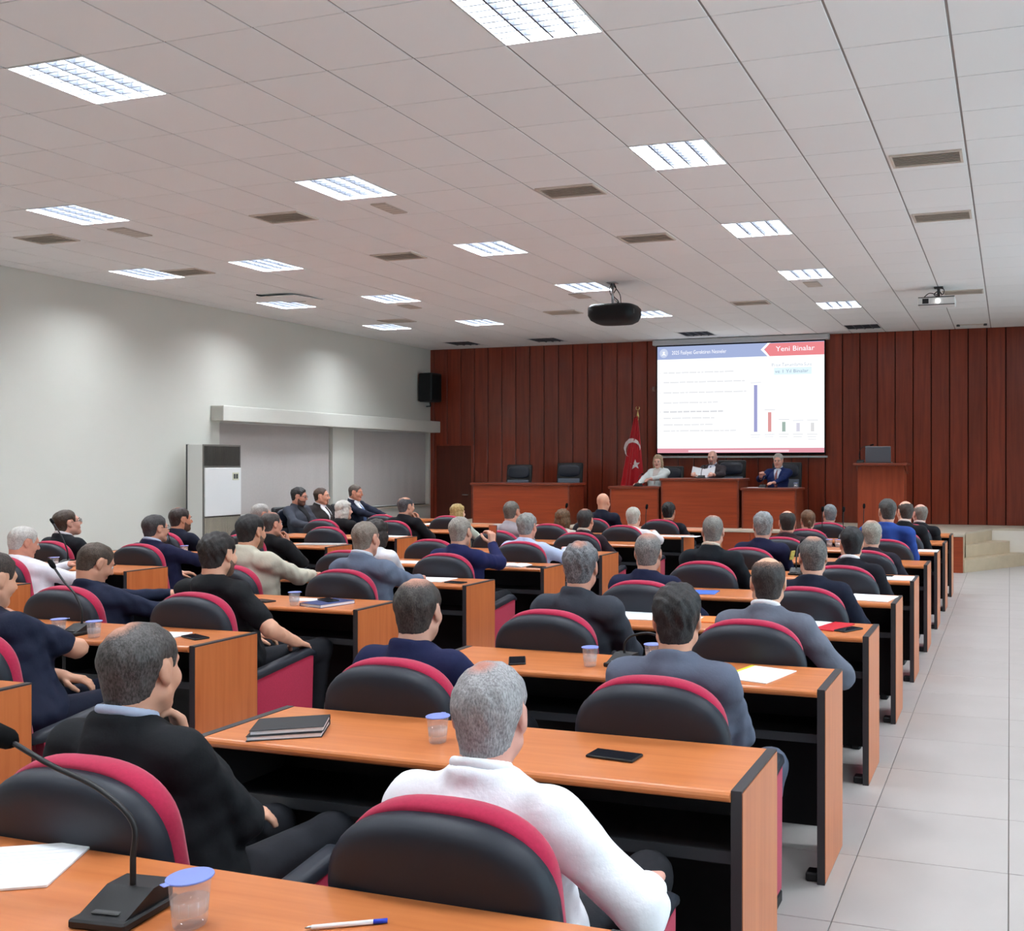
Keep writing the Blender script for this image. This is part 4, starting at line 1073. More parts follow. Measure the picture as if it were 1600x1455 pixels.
    if beard:
        X, Y, Z = g.all()
        if beard == 'goatee': reg = np.maximum(np.maximum(np.abs(X) - .03, .062 - Y), Z + .042)
        else: reg = np.maximum(Z + .05 - .8 * np.clip(.05 - Y, 0, .05), .005 - Y)
        F = np.maximum(base - .0028, reg); F = np.maximum(F, .012 - np.sqrt((X * .5) ** 2 + ((Y - .1) * .5) ** 2 + (Z + .061) ** 2) * 1.0)
        bv, bq = g.like(F.astype(np.float32)).surf()
        if len(bv): put('beard', mesh_np('beard', to(bv), bq, [hair_mat(tuple(int(a_ * .72 + b_ * .28) for a_, b_ in zip(hc, tone)), tuple(int(a_ * .45 + b_ * .55) for a_, b_ in zip(hc, tone)), tone)]), t)
    if face:
        for s in (-1, 1):
            m = MB(); rr = .0118
            m.lathe([(rr * math.sin(a), -rr * math.cos(a)) for a in [PI * k / 8 for k in range(1, 9)]], 12)
            for q in range(len(m.f)): m.m[q] = 1 if max(m.v[i][2] for i in m.f[q]) > rr * .8 else 0
            pc = to(np.array([[s * .032, .0785, .006]]))[0]
            zf = Vector(R @ np.array([0, 1, 0])); rot = zf.to_track_quat('Z', 'Y').to_euler()
            m.build('eye', [mat('eye white', (226, 220, 214), .2, .5), mat('dark iris', (40, 28, 20), .2, .5)], t, Vector(pc), rot)
            pts = to(np.array([[s * .014, .0985, .026], [s * .03, .0945, .030], [s * .049, .079, .026]]))
            MB().tube([Vector(p) for p in pts], [.003, .004, .002], 6).build('eyebrow', hair_mat(hc, hg or tuple(min(255, int(q * 1.7 + 8)) for q in hc), tone), t)
    if glasses:
        m = MB()
        for s in (-1, 1):
            m.tube([Vector(p) for p in to(np.array([[s * .032 + .022 * math.cos(a), .106 - .006 * abs(math.cos(a)), .004 + .017 * math.sin(a)] for a in [2 * PI * k / 16 for k in range(17)]]))], .0018, 5, caps=False)
            m.tube([Vector(p) for p in to(np.array([[s * .053, .098, .008], [s * .074, .07, .01], [s * .084, .0, .014]]))], .0018, 5)
        m.tube([Vector(p) for p in to(np.array([[-.011, .108, .006], [.011, .108, .006]]))], .0018, 5)
        m.build('glasses', M_BLACKM, t)
    # ---- upper clothing
    allp = np.array([P, C, N] + [q for s in (-1, 1) for q in J[s]])
    gt = Grid(allp.min(0) - .2, allp.max(0) + .14, hgt)
    gt.cone(P, C, .14, .15, .0, sx=1.18)
    gt.ell(C, (.172 * wide, .122, .17), .05)
    gt.ell(P, (.18, .15, .11), .05)
    gt.cone(C, N + np.array([0, -.006, -.02]), .125, .076, .04); gt.cone(C + np.array([0, -.015, 0]), N + np.array([0, -.02, -.035]), .115, .084, .05)
    Ft = gt.F.copy()
    for s in (-1, 1):
        S_, E, W = J[s]
        gt.cone(N + np.array([s * .03, -.008, -.012]), S_, .052, .064, .04)
        if kind in ('tshirt', 'shortsleeve'):
            gt.cone(S_, S_ + (E - S_) * .72, .064, .060, .035)
        else:
            gt.cone(S_, E, .064, .054, .035)
            a = W - E; L_ = np.linalg.norm(a); gt.cone(E, W - a / L_ * .01, .054, .040, .025)
    if kind == 'jacket': gt.ring(N + np.array([0, .004, .022]), .064, .018, .35, .02)
    elif kind == 'shirt': gt.ring(N + np.array([0, .004, .03]), .059, .013, .35, .012)
    elif kind == 'blouse': gt.ring(N + np.array([0, .004, .0]), .066, .012, .35, .03)
    X, Y, Z = gt.all()
    fold = np.sin(46 * Z + 14 * X + 9 * np.sin(11 * Y)) * np.sin(19 * X + 23 * Y + 3) + .5 * np.sin(71 * Z - 31 * Y + 17 * X)
    gt.F = gt.F + np.float32(.0042 if near else .003) * fold.astype(np.float32)
    tv, tq = gt.surf()
    nm = {'jacket': 'jacket', 'shirt': 'shirt', 'tshirt': 't_shirt', 'shortsleeve': 'shirt', 'blouse': 'blouse'}[kind]
    put(nm, mesh_np(nm, tv, tq, [pattern or clothm(top, 'wool' if kind == 'jacket' else 'cotton')]), t)
    if collar:
        gc = Grid(N - np.array([.11, .11, .08]), N + np.array([.11, .11, .13]), .0065 if near else .009)
        gc.ring(N + np.array([0, .002, .052]), .0585, .0115, .35, 0); cv, cq = gc.surf()
        put('shirt_collar', mesh_np('shirt_collar', cv, cq, [clothm(collar, 'cotton')]), t)
    if shirt:
        zt, zb_ = N[2] + .05, N[2] - .30
        wv = np.clip((Z - zb_) / (zt - zb_), 0, 1) * .075
        F = np.maximum(np.maximum(np.minimum(Ft - .010, gt.F) - .004, np.abs(X) - wv), (C[1] - Y))
        sv, sq = gt.like(F.astype(np.float32)).surf()
        if len(sv): put('shirt_front', mesh_np('shirt_front', sv, sq, [clothm(shirt, 'cotton')]), t)
        if tie:
            wv = .012 + .018 * np.clip((N[2] - Z) / .3, 0, 1)
            F = np.maximum(np.maximum(np.maximum(Ft - .024, np.abs(X) - wv), C[1] + .05 - Y), np.maximum(Z - N[2] - .02, zb_ - Z))
            sv, sq = gt.like(F.astype(np.float32)).surf()
            if len(sv): put('tie', mesh_np('tie', sv, sq, [clothm(tie, 'cotton')]), t)
    # ---- trousers and shoes
    gl = Grid((-.42, -.24, .02), (.42, .56, .66), .019)
    gl.ell(P - np.array([0, 0, .01]), (.175, .15, .105), .03)
    for s, k in zip((-1, 1), K):
        a = (k[0] * .85, k[1] - .02, .09)
        gl.cone((s * .09, .0, .485), k, .085, .066, .04); gl.cone(k, a, .064, .048, .03)
        sh = MB()
        R_ = []
        for u in range(9):
            q = u / 8; w = .042 * (1 - .55 * (2 * q - 1) ** 4) * (.9 + .2 * math.sin(q * PI)); hh = .075 - .045 * q ** .7
            R_.append([(w * math.copysign(abs(math.cos(c)) ** .7, math.cos(c)), -.08 + .27 * q, max(0, hh / 2 + hh / 2 * math.sin(c))) for c in [2 * PI * z / 12 for z in range(12)]])
        if not SHOES: SHOES.append(sh.rings(R_).mesh('shoe', mat('black shoe leather', (18, 17, 17), .35, .5)))
        put('shoe', SHOES[0], t, (a[0], a[1], 0))
    lv_, lq = gl.surf(); put('trousers', mesh_np('trousers', lv_, lq, [clothm(trousers)]), t)
    return t
SHOES = []

def seated(b, k, s, u, v, label, hy=-.10, **kw):
    """a person in a hall chair: the crown of the head is measured at pixel (u, v) above that seat"""
    sx, sy = seat_xy(b, k, s)
    X, Z = at_y(u, v, sy + hy)
    kw['yaw'] = math.degrees(math.atan2(-4.7 - X, 17.0 - sy)) + kw.pop('turn', 0)
    return person(label, (sx, sy, 0), 0.0, (X - sx, hy, Z), **kw)
WHT = (232, 232, 236)
NAVY, BLACKC, CHAR, GREYS = (24, 28, 52), (24, 25, 28), (52, 55, 62), (98, 102, 114)
# --- right block, from the camera to the stage
seated('R', 0, 0, 222, 972, 'man in black suit with thinning dark hair, hand at his chin', hair='short', hc=(46, 42, 40), hg=(92, 88, 86), thin=(-.02, -.05, .12, .052), top=(26, 28, 31), collar=(176, 190, 214), near=True,
       armR='chin', armL='lap')
seated('R', 0, 1, 768, 1033, 'grey-haired man in a white suit jacket in the nearest chair', hair='short', hc=(118, 115, 116), hg=(174, 171, 172), thin=(-.01, -.04, .13, .042), top=(240, 241, 246), collar=(244, 245, 250), near=True, armR='armrest', armL='lap', tone=(214, 158, 142), trousers=(44, 44, 48), legs=((-.11, .40, .49), (.17, .38, .50)))
seated('R', 1, 0, 655, 904, 'man in navy jacket with a thin dark crown, second row', hair='short', hc=(36, 32, 30), hg=(74, 68, 64), thin=(0, -.02, .125, .07), top=(28, 33, 66), near=True, armR='lap', armL='lap', tone=(216, 166, 144))
seated('R', 1, 1, 1058, 912, 'man with thick black hair in a grey-blue suit, second row', hair='full', hc=(16, 15, 16), hg=(52, 50, 50), top=(92, 98, 114), near=True, collar=None, armR='chin', armL='lap', tone=(214, 158, 132), trousers=(84, 90, 106), legs=((-.11, .4, .49), (.235, .31, .47)))
seated('R', 2, 0, 908, 847, 'grey-haired man in a charcoal suit before the man in navy', hair='full', hc=(62, 62, 65), hg=(128, 128, 131), top=(58, 62, 70), near=True, tone=(206, 150, 128), thin=(0, -.05, .12, .05))
seated('R', 2, 1, 1200, 868, 'man with a large bald crown in a grey suit and white collar', hair='crown', hc=(30, 27, 26), hg=(66, 60, 58), thin=(0, -.01, .13, .10), top=GREYS, collar=WHT, near=True, tone=(218, 170, 142), armR='armrest')
seated('R', 3, 0, 1013, 833, 'grey-haired man in a navy suit, left seat of the fourth row', hair='short', hc=(78, 76, 76), hg=(142, 138, 134), thin=(0, -.03, .125, .075), top=(26, 30, 56), tone=(206, 156, 134))
seated('R', 3, 1, 1270, 838, 'man in dark navy suit with swirled thin grey hair', hair='short', hc=(48, 48, 50), hg=(112, 108, 104), thin=(0, -.03, .13, .065), top=(22, 27, 44), collar=None, tone=(212, 164, 142))
seated('R', 4, 0, 1114, 804, 'man in black suit with cropped grey hair and light collar', hair='buzz', hc=(82, 80, 76), hg=(136, 131, 124), thin=(0, .0, .125, .07), top=(24, 28, 33), collar=(210, 196, 178), tone=(206, 156, 136))
seated('R', 4, 1, 1330, 822, 'black-haired man in black suit with a white collar', hair='short', hc=(14, 14, 16), hg=(38, 38, 40), top=(24, 24, 32), collar=WHT, tone=(216, 166, 140))
pu = seated('R', 5, 0, 1192, 800, 'grey-haired man in a navy uniform with a yellow shoulder badge', hair='full', hc=(84, 86, 88), hg=(156, 158, 158), top=(24, 26, 54), tone=(200, 148, 128))
seated('R', 5, 1, 1361, 813, 'man with thin silver hair in a dark jacket, sixth row', hair='short', hc=(100, 96, 88), hg=(168, 164, 152), thin=(0, -.02, .125, .07), top=(34, 30, 40), collar=None, tone=(206, 160, 138))
seated('R', 6, 0, 1230, 797, 'man with black hair and shiny bald crown, seventh row', hair='crown', hc=(24, 20, 18), hg=(52, 46, 42), thin=(0, 0, .13, .07), top=(50, 34, 38), collar=(150, 110, 100), tone=(216, 160, 134))
seated('R', 6, 1, 1386, 779, 'broad man in a bright blue jacket, right seat', hair='short', hc=(34, 33, 32), hg=(78, 77, 74), top=(40, 68, 138), tone=(204, 154, 128), wide=1.15)
seated('R', 7, 0, 1262, 797, 'woman with brown hair tied back, eighth row', hair='tied', hc=(62, 40, 26), hg=(112, 80, 54), top=(60, 34, 42), kind='blouse', female=True, tone=(220, 170, 146))
seated('R', 7, 1, 1414, 782, 'man with a bald crown in black suit behind the blue jacket', hair='horseshoe', hc=(40, 32, 28), hg=(74, 64, 58), top=(22, 22, 26), collar=(214, 196, 186), tone=(222, 170, 146))
seated('R', 8, 0, 1296, 788, 'grey-haired man in dark suit in the front row', hair='short', hc=(66, 70, 72), hg=(134, 140, 142), top=(34, 26, 30), collar=(186, 160, 146), tone=(200, 150, 128))
seated('R', 8, 1, 1437, 787, 'balding grey man in dark suit at the right end of front row', hair='horseshoe', hc=(92, 86, 80), hg=(138, 130, 120), top=(24, 24, 28), collar=(206, 190, 184), tone=(212, 156, 138))
# --- middle block
seated('M', 1, 1, -12, 862, 'man in navy polo shirt resting his chin on his hand, left edge', hy=-.06, pitch=12, hair='short', hc=(40, 34, 30), top=(28, 34, 54), kind='tshirt', near=True, tone=(214, 160, 132), wide=1.15,
       armR=('chin', (1, .35, -.3)), armL='lap', turn=5, trousers=(28, 32, 48))
seated('M', 2, 0, 150, 848, 'man in navy suit bowed over something in his hands', hy=.0, turn=14, pitch=24, hair='buzz', hc=(52, 42, 34), hg=(86, 72, 60), top=(28, 34, 54), near=True, tone=(208, 152, 124), face=True,
       armR=((.22, .34, .80), (1, -.3, -.6), 'grip', (0, 0, 1), (.5, .8, .1)), armL=((.10, .36, .80), (-1, -.3, -.6), 'grip', (0, 0, 1), (.6, .8, .1)))
seated('M', 2, 1, 342, 832, 'bearded man with black hair in a black t-shirt', hair='full', hc=(22, 19, 18), hg=(54, 48, 46), top=(20, 21, 24), kind='tshirt', near=True, tone=(218, 164, 136), beard='full', armR='armrest', armL='lap', legs=((-.11, .4, .49), (.2, .42, .50)))
seated('M', 3, 0, 393, 803, 'black-haired man in a cream jacket', hair='short', hc=(18, 17, 17), hg=(44, 42, 42), top=(196, 190, 172), near=True, tone=(204, 150, 122), beard='full', armR='desk', armL='desk')
seated('M', 3, 1, 572, 813, 'man with short brown-grey hair in a blue-grey jacket', hair='buzz', hc=(92, 80, 70), hg=(142, 130, 118), top=(98, 108, 126), collar=(206, 210, 220), near=True, tone=(206, 148, 126), armR='desk', armL='lap')
seated('M', 4, 0, 590, 812, 'dark-haired woman in a white blouse', hair='bob', hc=(26, 20, 18), hg=(54, 44, 40), top=(228, 228, 232), kind='blouse', female=True, tone=(214, 162, 138))
pm = seated('M', 4, 1, 720, 807, 'grey-haired man in navy suit holding up a phone', hair='short', hc=(104, 97, 90), hg=(168, 160, 150), top=(30, 34, 76), tone=(210, 156, 132),
       armR=((.06, .28, .95), (1, -.2, -.9), 'grip', (1, -.2, .2), (-.1, .1, 1)), armL='lap')
seated('M', 5, 1, 824, 802, 'grey-haired man in a pale blue shirt', hair='full', hc=(94, 94, 92), hg=(160, 160, 156), top=(186, 198, 226), kind='shirt', tone=(208, 146, 124), armR='desk')
seated('M', 6, 0, 800, 782, 'man with cropped dark hair in a light grey shirt', hair='buzz', hc=(72, 66, 60), hg=(110, 104, 96), top=(166, 162, 166), kind='shirt', tone=(204, 150, 126))
seated('M', 6, 1, 915, 795, 'man with thin black hair in a dark maroon jacket', hair='short', hc=(20, 18, 18), hg=(58, 54, 52), thin=(0, -.03, .13, .05), top=(44, 32, 38), collar=(206, 196, 180), tone=(206, 146, 120))
seated('M', 7, 0, 880, 796, 'woman with brown bobbed hair and a pale scarf', hair='bob', hc=(56, 38, 24), hg=(120, 88, 56), top=(196, 188, 178), kind='blouse', female=True, tone=(216, 162, 138))
seated('M', 7, 1, 990, 792, 'silver-haired man in a white shirt', hair='short', hc=(140, 136, 124), hg=(200, 196, 184), top=(224, 220, 222), kind='shirt', tone=(212, 158, 134), armR='desk')
seated('M', 8, 0, 943, 770, 'bald man in a navy suit in front of the long desk', hair='bald', top=(24, 28, 44), collar=None, tone=(214, 158, 130))
seated('M', 8, 1, 1045, 785, 'black-haired man in dark suit in front of the raised desk', hair='full', hc=(12, 12, 12), hg=(30, 30, 30), top=(26, 26, 34), tone=(200, 148, 122))
# --- left block
seated('L', 3, 1, 38, 823, 'white-haired man in a white shirt leaning forward', hy=-.02, turn=4, pitch=14, hair='short', hc=(166, 160, 152), hg=(212, 208, 202), top=(226, 224, 230), kind='shirt', tone=(206, 142, 118), face=True, armR='desk', armL='desk')
seated('L', 4, 0, 106, 796, 'brown-haired man in black suit with glasses, chin raised', pitch=-12, hair='short', hc=(44, 33, 26), hg=(78, 62, 50), top=(26, 28, 32), collar=WHT, tone=(214, 162, 142), face=True, glasses=True)
seated('L', 4, 1, 244, 804, 'dark-haired man in navy suit with glasses beside an aisle desk', hair='short', hc=(36, 33, 34), hg=(76, 72, 72), top=(28, 30, 58), collar=(190, 200, 220), tone=(208, 152, 126), face=True, glasses=True, armR='desk')
seated('L', 5, 0, 283, 793, 'bearded man with a thin dark crown in navy suit', hair='short', hc=(36, 28, 26), hg=(70, 58, 54), thin=(-.02, -.03, .125, .06), top=(26, 30, 46), beard='full', tone=(206, 144, 114), face=True)
seated('L', 5, 1, 425, 800, 'balding man in black suit holding his hand to his face', hair='receding', hc=(44, 38, 36), hg=(84, 76, 72), thin=(0, 0, .125, .07), top=(22, 22, 24), tone=(202, 142, 118), face=True,
       armR='face', armL='lap')
seated('L', 6, 0, 409, 787, 'grey-haired man mostly hidden behind the balding man', hair='short', hc=(120, 116, 112), hg=(176, 172, 166), top=(52, 50, 54), tone=(204, 150, 128))
seated('L', 7, 0, 538, 783, 'woman with straight white-blonde hair in a black top', hair='long', hc=(176, 172, 164), hg=(214, 210, 202), top=(24, 23, 26), kind='blouse', female=True, tone=(222, 176, 156))
seated('L', 7, 1, 635, 776, 'dark-haired man in black with both hands at his face', hair='crown', hc=(34, 34, 38), hg=(92, 90, 92), thin=(-.03, -.06, .10, .07), top=(24, 24, 28), tone=(206, 150, 124), face=True,
       armR='face', armL='face')
seated('L', 8, 1, 716, 788, 'woman with short golden blonde hair', hair='bob', hc=(126, 98, 52), hg=(196, 170, 112), top=(188, 196, 180), kind='blouse', female=True, tone=(224, 180, 156))
# --- three men on tall chairs along the left wall
def side_man(u, v, label, **kw):
    Y, Z = at_x(u, v, -9.65)
    office_chair('tall black chair of the %s' % kw.pop('who'), (-9.55, Y, 0), -PI / 2, 1.02)
    return person(label, (-9.55, Y, 0), -PI / 2, (0, -.10, Z), face=True, group='men seated along the left wall', **kw)
side_man(468, 762, 'bearded man with glasses in a dark grey suit by the wall', who='bearded man with glasses', yaw=-22, pitch=8, hair='full', hc=(22, 20, 20), hg=(48, 45, 45), top=(62, 65, 74), beard='full', glasses=True, tone=(202, 140, 118), armR=((.20, .30, .76), (1, -.3, -.5), 'relaxed', (0, 0, 1), None), armL='lap', shirt=(30, 30, 34))
side_man(503, 762, 'man with receding hair and moustache in a black suit and tie', who='man with receding hair', yaw=-24, hair='receding', hc=(58, 42, 34), hg=(88, 70, 60), top=(40, 36, 36), shirt=WHT, tie=(54, 46, 44), collar=WHT, tone=(214, 154, 128), beard='goatee')
side_man(556, 757, 'man in navy suit and blue tie reading papers by the wall', who='man in navy suit with papers', yaw=-16, pitch=6, hair='buzz', hc=(62, 52, 46), hg=(108, 98, 90), top=(28, 32, 48), shirt=WHT, tie=(92, 112, 150), collar=WHT, tone=(206, 142, 116), armR=((.1, .44, .80), (1, -.2, -.5), 'relaxed', (0, 0, 1), None), armL=((-.08, .46, .80), (-1, -.2, -.5), 'relaxed', (0, 0, 1), None))
# --- on stage, facing the hall
def stage_person(u, v, label, z0=0.0, **kw):
    X, Z = at_y(u, v, 16.25)
    return person(label, (X, 16.12, STAGE + z0), PI, (0, -.13, Z - STAGE - z0), face=True, group='people at the long stage desk', **kw)
plaid = mat('dark plaid wool', (62, 54, 58), .85, .2, noise=(30, .25, 2))
stage_person(1028, 711, 'blonde woman in a white jacket at the long stage desk', hair='long', hc=(150, 122, 92), hg=(202, 178, 146), yaw=-6, pitch=4, top=(222, 230, 228), female=True, tone=(228, 178, 160), shirt=(206, 196, 190), armR=((.19, .33, .70), (1, -.3, -.4), 'relaxed', (0, 0, 1), (.2, 1, 0)), armL='deskin')
stage_person(1113, 704, 'bald man with a goatee reading papers at the raised desk', z0=.08, hair='bald', hc=(54, 44, 40), beard='goatee', pitch=4, top=(66, 58, 62), pattern=plaid, tone=(232, 178, 158), shirt=(216, 220, 232), tie=(40, 46, 66), collar=(216, 220, 232), armR=((.20, .33, .79), (1, -.3, -.5), 'grip', (.3, 0, 1), (-.3, 1, .3)), armL=((-.18, .33, .79), (-1, -.3, -.5), 'grip', (-.3, 0, 1), (.3, 1, .3)))
stage_person(1216, 709, 'white-haired man in a blue suit gesturing at the stage desk', hair='full', hc=(142, 138, 130), hg=(206, 202, 194), pitch=4, top=(30, 44, 92), tone=(222, 166, 146), shirt=(216, 224, 240), tie=(150, 92, 92), collar=(216, 224, 240), armR=((.20, .30, .84), (1, -.3, -.7), 'fist', (.5, -.3, .6), (-.2, .5, .7)), armL=((-.04, .35, .73), (-1, -.3, -.5), 'relaxed', (0, 0, 1), (.6, 1, 0)))
# ================================================================ THINGS ON THE DESKS
def on_desk(u, v, keep=.03):
    """spot on a hall desk top seen at pixel (u, v), kept inside the depth of that desk"""
    X, Y = at_z(u, v, .75)
    k = round((Y - (ROW0 - DEPTH / 2)) / PITCH); y1 = ROW0 + PITCH * k - keep; y0 = y1 - DEPTH + 2 * keep + .01
    Y = min(max(Y, y0), y1); X = at_y(u, v, Y)[0]
    x0, x1 = min(((b[0] + .1, b[1] - .1) for b in BLK.values()), key=lambda q: max(q[0] - X, X - q[1], 0))
    return min(max(X, x0), x1), Y, .7505
M_CUP = cup_mat('clear cup plastic', .22, .14)
M_WATER = cup_mat('still water', .06, .08)
M_LID = mat('blue foil lid', (126, 142, 214), .35, .5)
CUP = None
def cup(label, u, v, k=1.0):
    global CUP
    x, y, z = on_desk(u, v, .05)
    if CUP is None:
        c = MB(); R = []
        for r, h in ((.024, .0), (.0265, .004), (.027, .02), (.029, .045), (.031, .068), (.0335, .078), (.034, .08)):
            R.append([((r + (.0014 if q % 2 and .01 < h < .07 else 0)) * math.cos(2 * PI * q / 24), (r + (.0014 if q % 2 and .01 < h < .07 else 0)) * math.sin(2 * PI * q / 24), h) for q in range(24)])
        c.rings(R, cap1=False)
        w = MB().lathe([(.022, .003), (.0245, .02), (.028, .06)], 20)
        l = MB().lathe([(.037, .080), (.0375, .0815), (.037, .083)], 24, smooth=False); l.rbox(.03, .046, -.008, .008, .0805, .0825, .001, 1)
        CUP = (c.mesh('cup_wall', M_CUP), w.mesh('water', M_WATER), l.mesh('lid', M_LID), MB().lathe([(.0272, .022), (.0292, .046)], 24).mesh('printed_band', cup_mat('milky band', .4, .1)))
    t = thing('water_cup', label, 'cup', (x, y, z), random.uniform(0, 6), 'sealed water cups on the desks'); t.scale = (k, k, k)
    for n, m in zip(('cup_wall', 'water', 'lid', 'printed_band'), CUP): put(n, m, t)
    return t
def paper(label, u, v, rot=0.0, w=.21, h=.297, th=.003, m=None, name='paper_sheet', cat='paper', keep=.12, loc=None):
    x, y, z = loc or on_desk(u, v, keep)
    t = thing(name, label, cat, (x, y, z), rot)
    MB().rbox(-w / 2, w / 2, -h / 2, h / 2, 0, th, .0008, 1).build('sheet_stack', m or M_PAPER, t)
    g = MB()
    for k in range(9): g.box(-w * .38, w * (.38 if k % 3 else .2), -h * .36 + h * .085 * k, -h * .36 + h * .085 * k + .003, th, th + .0003)
    if m is None or m is M_PAPER: tag(g.build('printed_lines', mat('grey print', (214, 216, 222), .8), t), kind='stuff')
    return t
def phone(label, u, v, rot=0.0, loc=None, tilt=None):
    x, y, z = loc or on_desk(u, v, .06)
    t = thing('smartphone', label, 'phone', (x, y, z), rot)
    if tilt: t.rotation_euler = tilt
    MB().rbox(-.037, .037, -.078, .078, 0, .008, .0035, 2).build('phone_body', M_BLACKM, t)
    MB().rbox(-.034, .034, -.075, .075, .008, .0085, .0002, 1).build('phone_screen', mat('dark phone glass', (26, 28, 34), .08, .6), t)
    MB().rbox(.012, .03, .04, .07, -.0015, .0, .0006, 1).build('camera_bump', M_GREYP, t)
    return t
def notebook(label, loc, rot, w, h, th, cover, ribbon=False):
    t = thing('notebook', label, 'notebook', loc, rot)
    MB().rbox(-w / 2 + .003, w / 2 - .003, -h / 2 + .003, h / 2 - .003, .002, th - .002, .001, 1).build('pages', M_PAPER, t)
    MB().rbox(-w / 2, w / 2, -h / 2, h / 2, 0, .002, .0008, 1).rbox(-w / 2, -w / 2 + .003, -h / 2, h / 2, 0, th, .001, 1).rbox(-w / 2, w / 2, -h / 2, h / 2, th - .002, th, .0008, 1).build('cover', cover, t)
    if ribbon: MB().box(.0, .006, -h / 2 - .04, -h / 2 + .01, .004, .0045).build('ribbon', mat('pale ribbon', (226, 222, 210), .6), t)
    return t
def pen(label, u, v, rot, m):
    x, y, z = on_desk(u, v, .06)
    t = thing('pen', label, 'pen', (x, y, z + .005), rot)
    MB().tube([(-.06, 0, 0), (.05, 0, 0)], .0045, 8).build('barrel', M_PAPER, t)
    MB().tube([(.05, 0, 0), (.075, 0, 0)], [.005, .0045], 8).build('cap', m, t)
    MB().tube([(-.06, 0, 0), (-.072, 0, 0)], [.004, .001], 8).build('tip', M_CHROME, t)
    return t
M_NAVYC = mat('navy cover', (40, 56, 108), .45, .4); M_BLKC = mat('black cover', (30, 32, 36), .5, .35)
M_ORNG = mat('orange card', (236, 120, 44), .6); M_REDC = mat('red card', (196, 34, 48), .5); M_BLUC = mat('blue card', (70, 110, 200), .5); M_YEL = mat('yellow card', (232, 226, 60), .6)
# nearest desk, bottom of the picture
cup('large blue-lidded water cup on the nearest desk', 297, 1446, 1.12)
x, y, z = on_desk(195, 1430, .09)
mic('gooseneck microphone bending left on the nearest desk', (x, y, z), .1, ((0, .02, .04), (.0, .02, .10), (-.005, .025, .17), (-.10, .04, .225), (-.22, .05, .26), (-.33, .06, .30)), (.062, .07), .02)
paper('white paper with blue edge at the left of the nearest desk', 30, 1352, .5, .21, .24, .006)
pen('white pen with a blue cap on the nearest desk', 540, 1449, .5, mat('blue pen cap', (30, 60, 190), .3))
# second desk
x, y, z = on_desk(452, 1146, .12)
notebook('lower white-edged black notebook on the second desk', (x, y, z), -1.05, .16, .225, .016, M_BLKC)
notebook('upper black notebook stacked on another on the second desk', (x + .003, y + .004, z + .0165), -1.02, .155, .22, .016, M_BLKC)
cup('blue-lidded water cup beside the grey head on second desk', 684, 1160)
phone('black phone lying crosswise on the second desk', 960, 1183, 1.48)
# third desk
phone('black phone near the left end of the third right desk', 808, 1034, .5)
cup('blue-lidded water cup standing alone on the third right desk', 922, 1041)
cup('blue-lidded water cup hidden beside the black-haired man', 1019, 1036)
x, y, z = on_desk(972, 1040, .09); mic('low gooseneck microphone beside a cup on third right desk', (x, y, z), -.2, ((0, .02, .04), (.0, .02, .09), (.03, .03, .125), (.10, .05, .14), (.15, .06, .13)), (.055, .065))
t = paper('white printed sheet over a yellow folder on the third right desk', 1188, 1055, -.25, .2, .27, .004)
MB().box(-.125, -.095, -.14, .15, -.0004, .001).build('yellow_edge', M_YEL, t)
# fourth right desk
paper('wide white papers at the left of the fourth right desk', 985, 962, .1, .42, .27, .004)
paper('orange folder beside the black-haired man', 1128, 950, .05, .24, .2, .005, M_ORNG, 'folder', 'folder')
paper('white sheet before the balding man in grey', 1118, 962, .0, .22, .14, .002)
paper('red folder lying beside a phone', 1303, 980, -.3, .12, .26, .006, M_REDC, 'folder', 'folder')
paper('white sheet half under the red folder', 1276, 975, -.2, .16, .24, .002)
phone('black phone on the right end of the fourth right desk', 1326, 985, -.5)
# fifth right desk and on
paper('blue folder on the fifth right desk', 1098, 926, .1, .2, .2, .004, M_BLUC, 'folder', 'folder')
paper('white papers at the right end of the fifth right desk', 1360, 935, -.15, .3, .28, .005)
x, y, z = on_desk(1243, 898, .09); mic('low gooseneck microphone on the sixth right desk', (x, y, z), 0, ((0, .02, .04), (.0, .03, .12), (.0, .08, .2), (.01, .16, .24)), (.05, .06))
paper('white papers at the right end of the sixth right desk', 1402, 904, 0, .24, .27, .005)
phone('black phone beside papers on the sixth right desk', 1380, 901, 1.5)
paper('small white sheet on the eighth right desk', 1450, 861, 0, .2, .22, .003)
for n, (u, v) in enumerate(((1296, 853), (1309, 853))): cup('%s of two clear cups on a dark tray, far right block' % ('left', 'right')[n], u, v)
# middle block
cup('left of two blue-lidded cups beside a microphone', 92, 993); cup('right of two blue-lidded cups beside a microphone', 147, 999)
x, y, z = on_desk(122, 991, .09); mic('gooseneck microphone between two blue-lidded cups', (x, y, z), 0, ((0, .02, .04), (.0, .02, .12), (-.06, .03, .2), (-.16, .05, .26), (-.24, .06, .33)), (.055, .065))
paper('white papers before the man bowed over his hands', 240, 996, .2, .25, .25, .006)
phone('black phone at the right end of the second middle desk', 305, 997, 1.2)
x, y, z = on_desk(512, 945, .1)
notebook('navy notebook with a ribbon under a black phone', (x, y, z), -.25, .2, .25, .02, M_NAVYC, True)
phone('black phone lying on the navy notebook', 0, 0, 1.1, (x - .02, y + .03, z + .0205))
cup('clear cup beside the navy notebook', 460, 946)
paper('small white sheet behind the navy notebook', 482, 932, .2, .2, .12, .002)
phone('black phone beside the man in cream jacket', 412, 940, 1.3)
paper('white papers on the fourth middle desk', 665, 906, .05, .4, .25, .005)
phone('dark tablet phone beside papers on the fourth middle desk', 712, 911, 1.45)
paper('white sheet on the fifth middle desk', 642, 881, .1, .3, .2, .003)
x, y, z = on_desk(800, 886, .12)
t = thing('open_book', 'open white book on the fifth middle desk', 'book', (x, y, z))
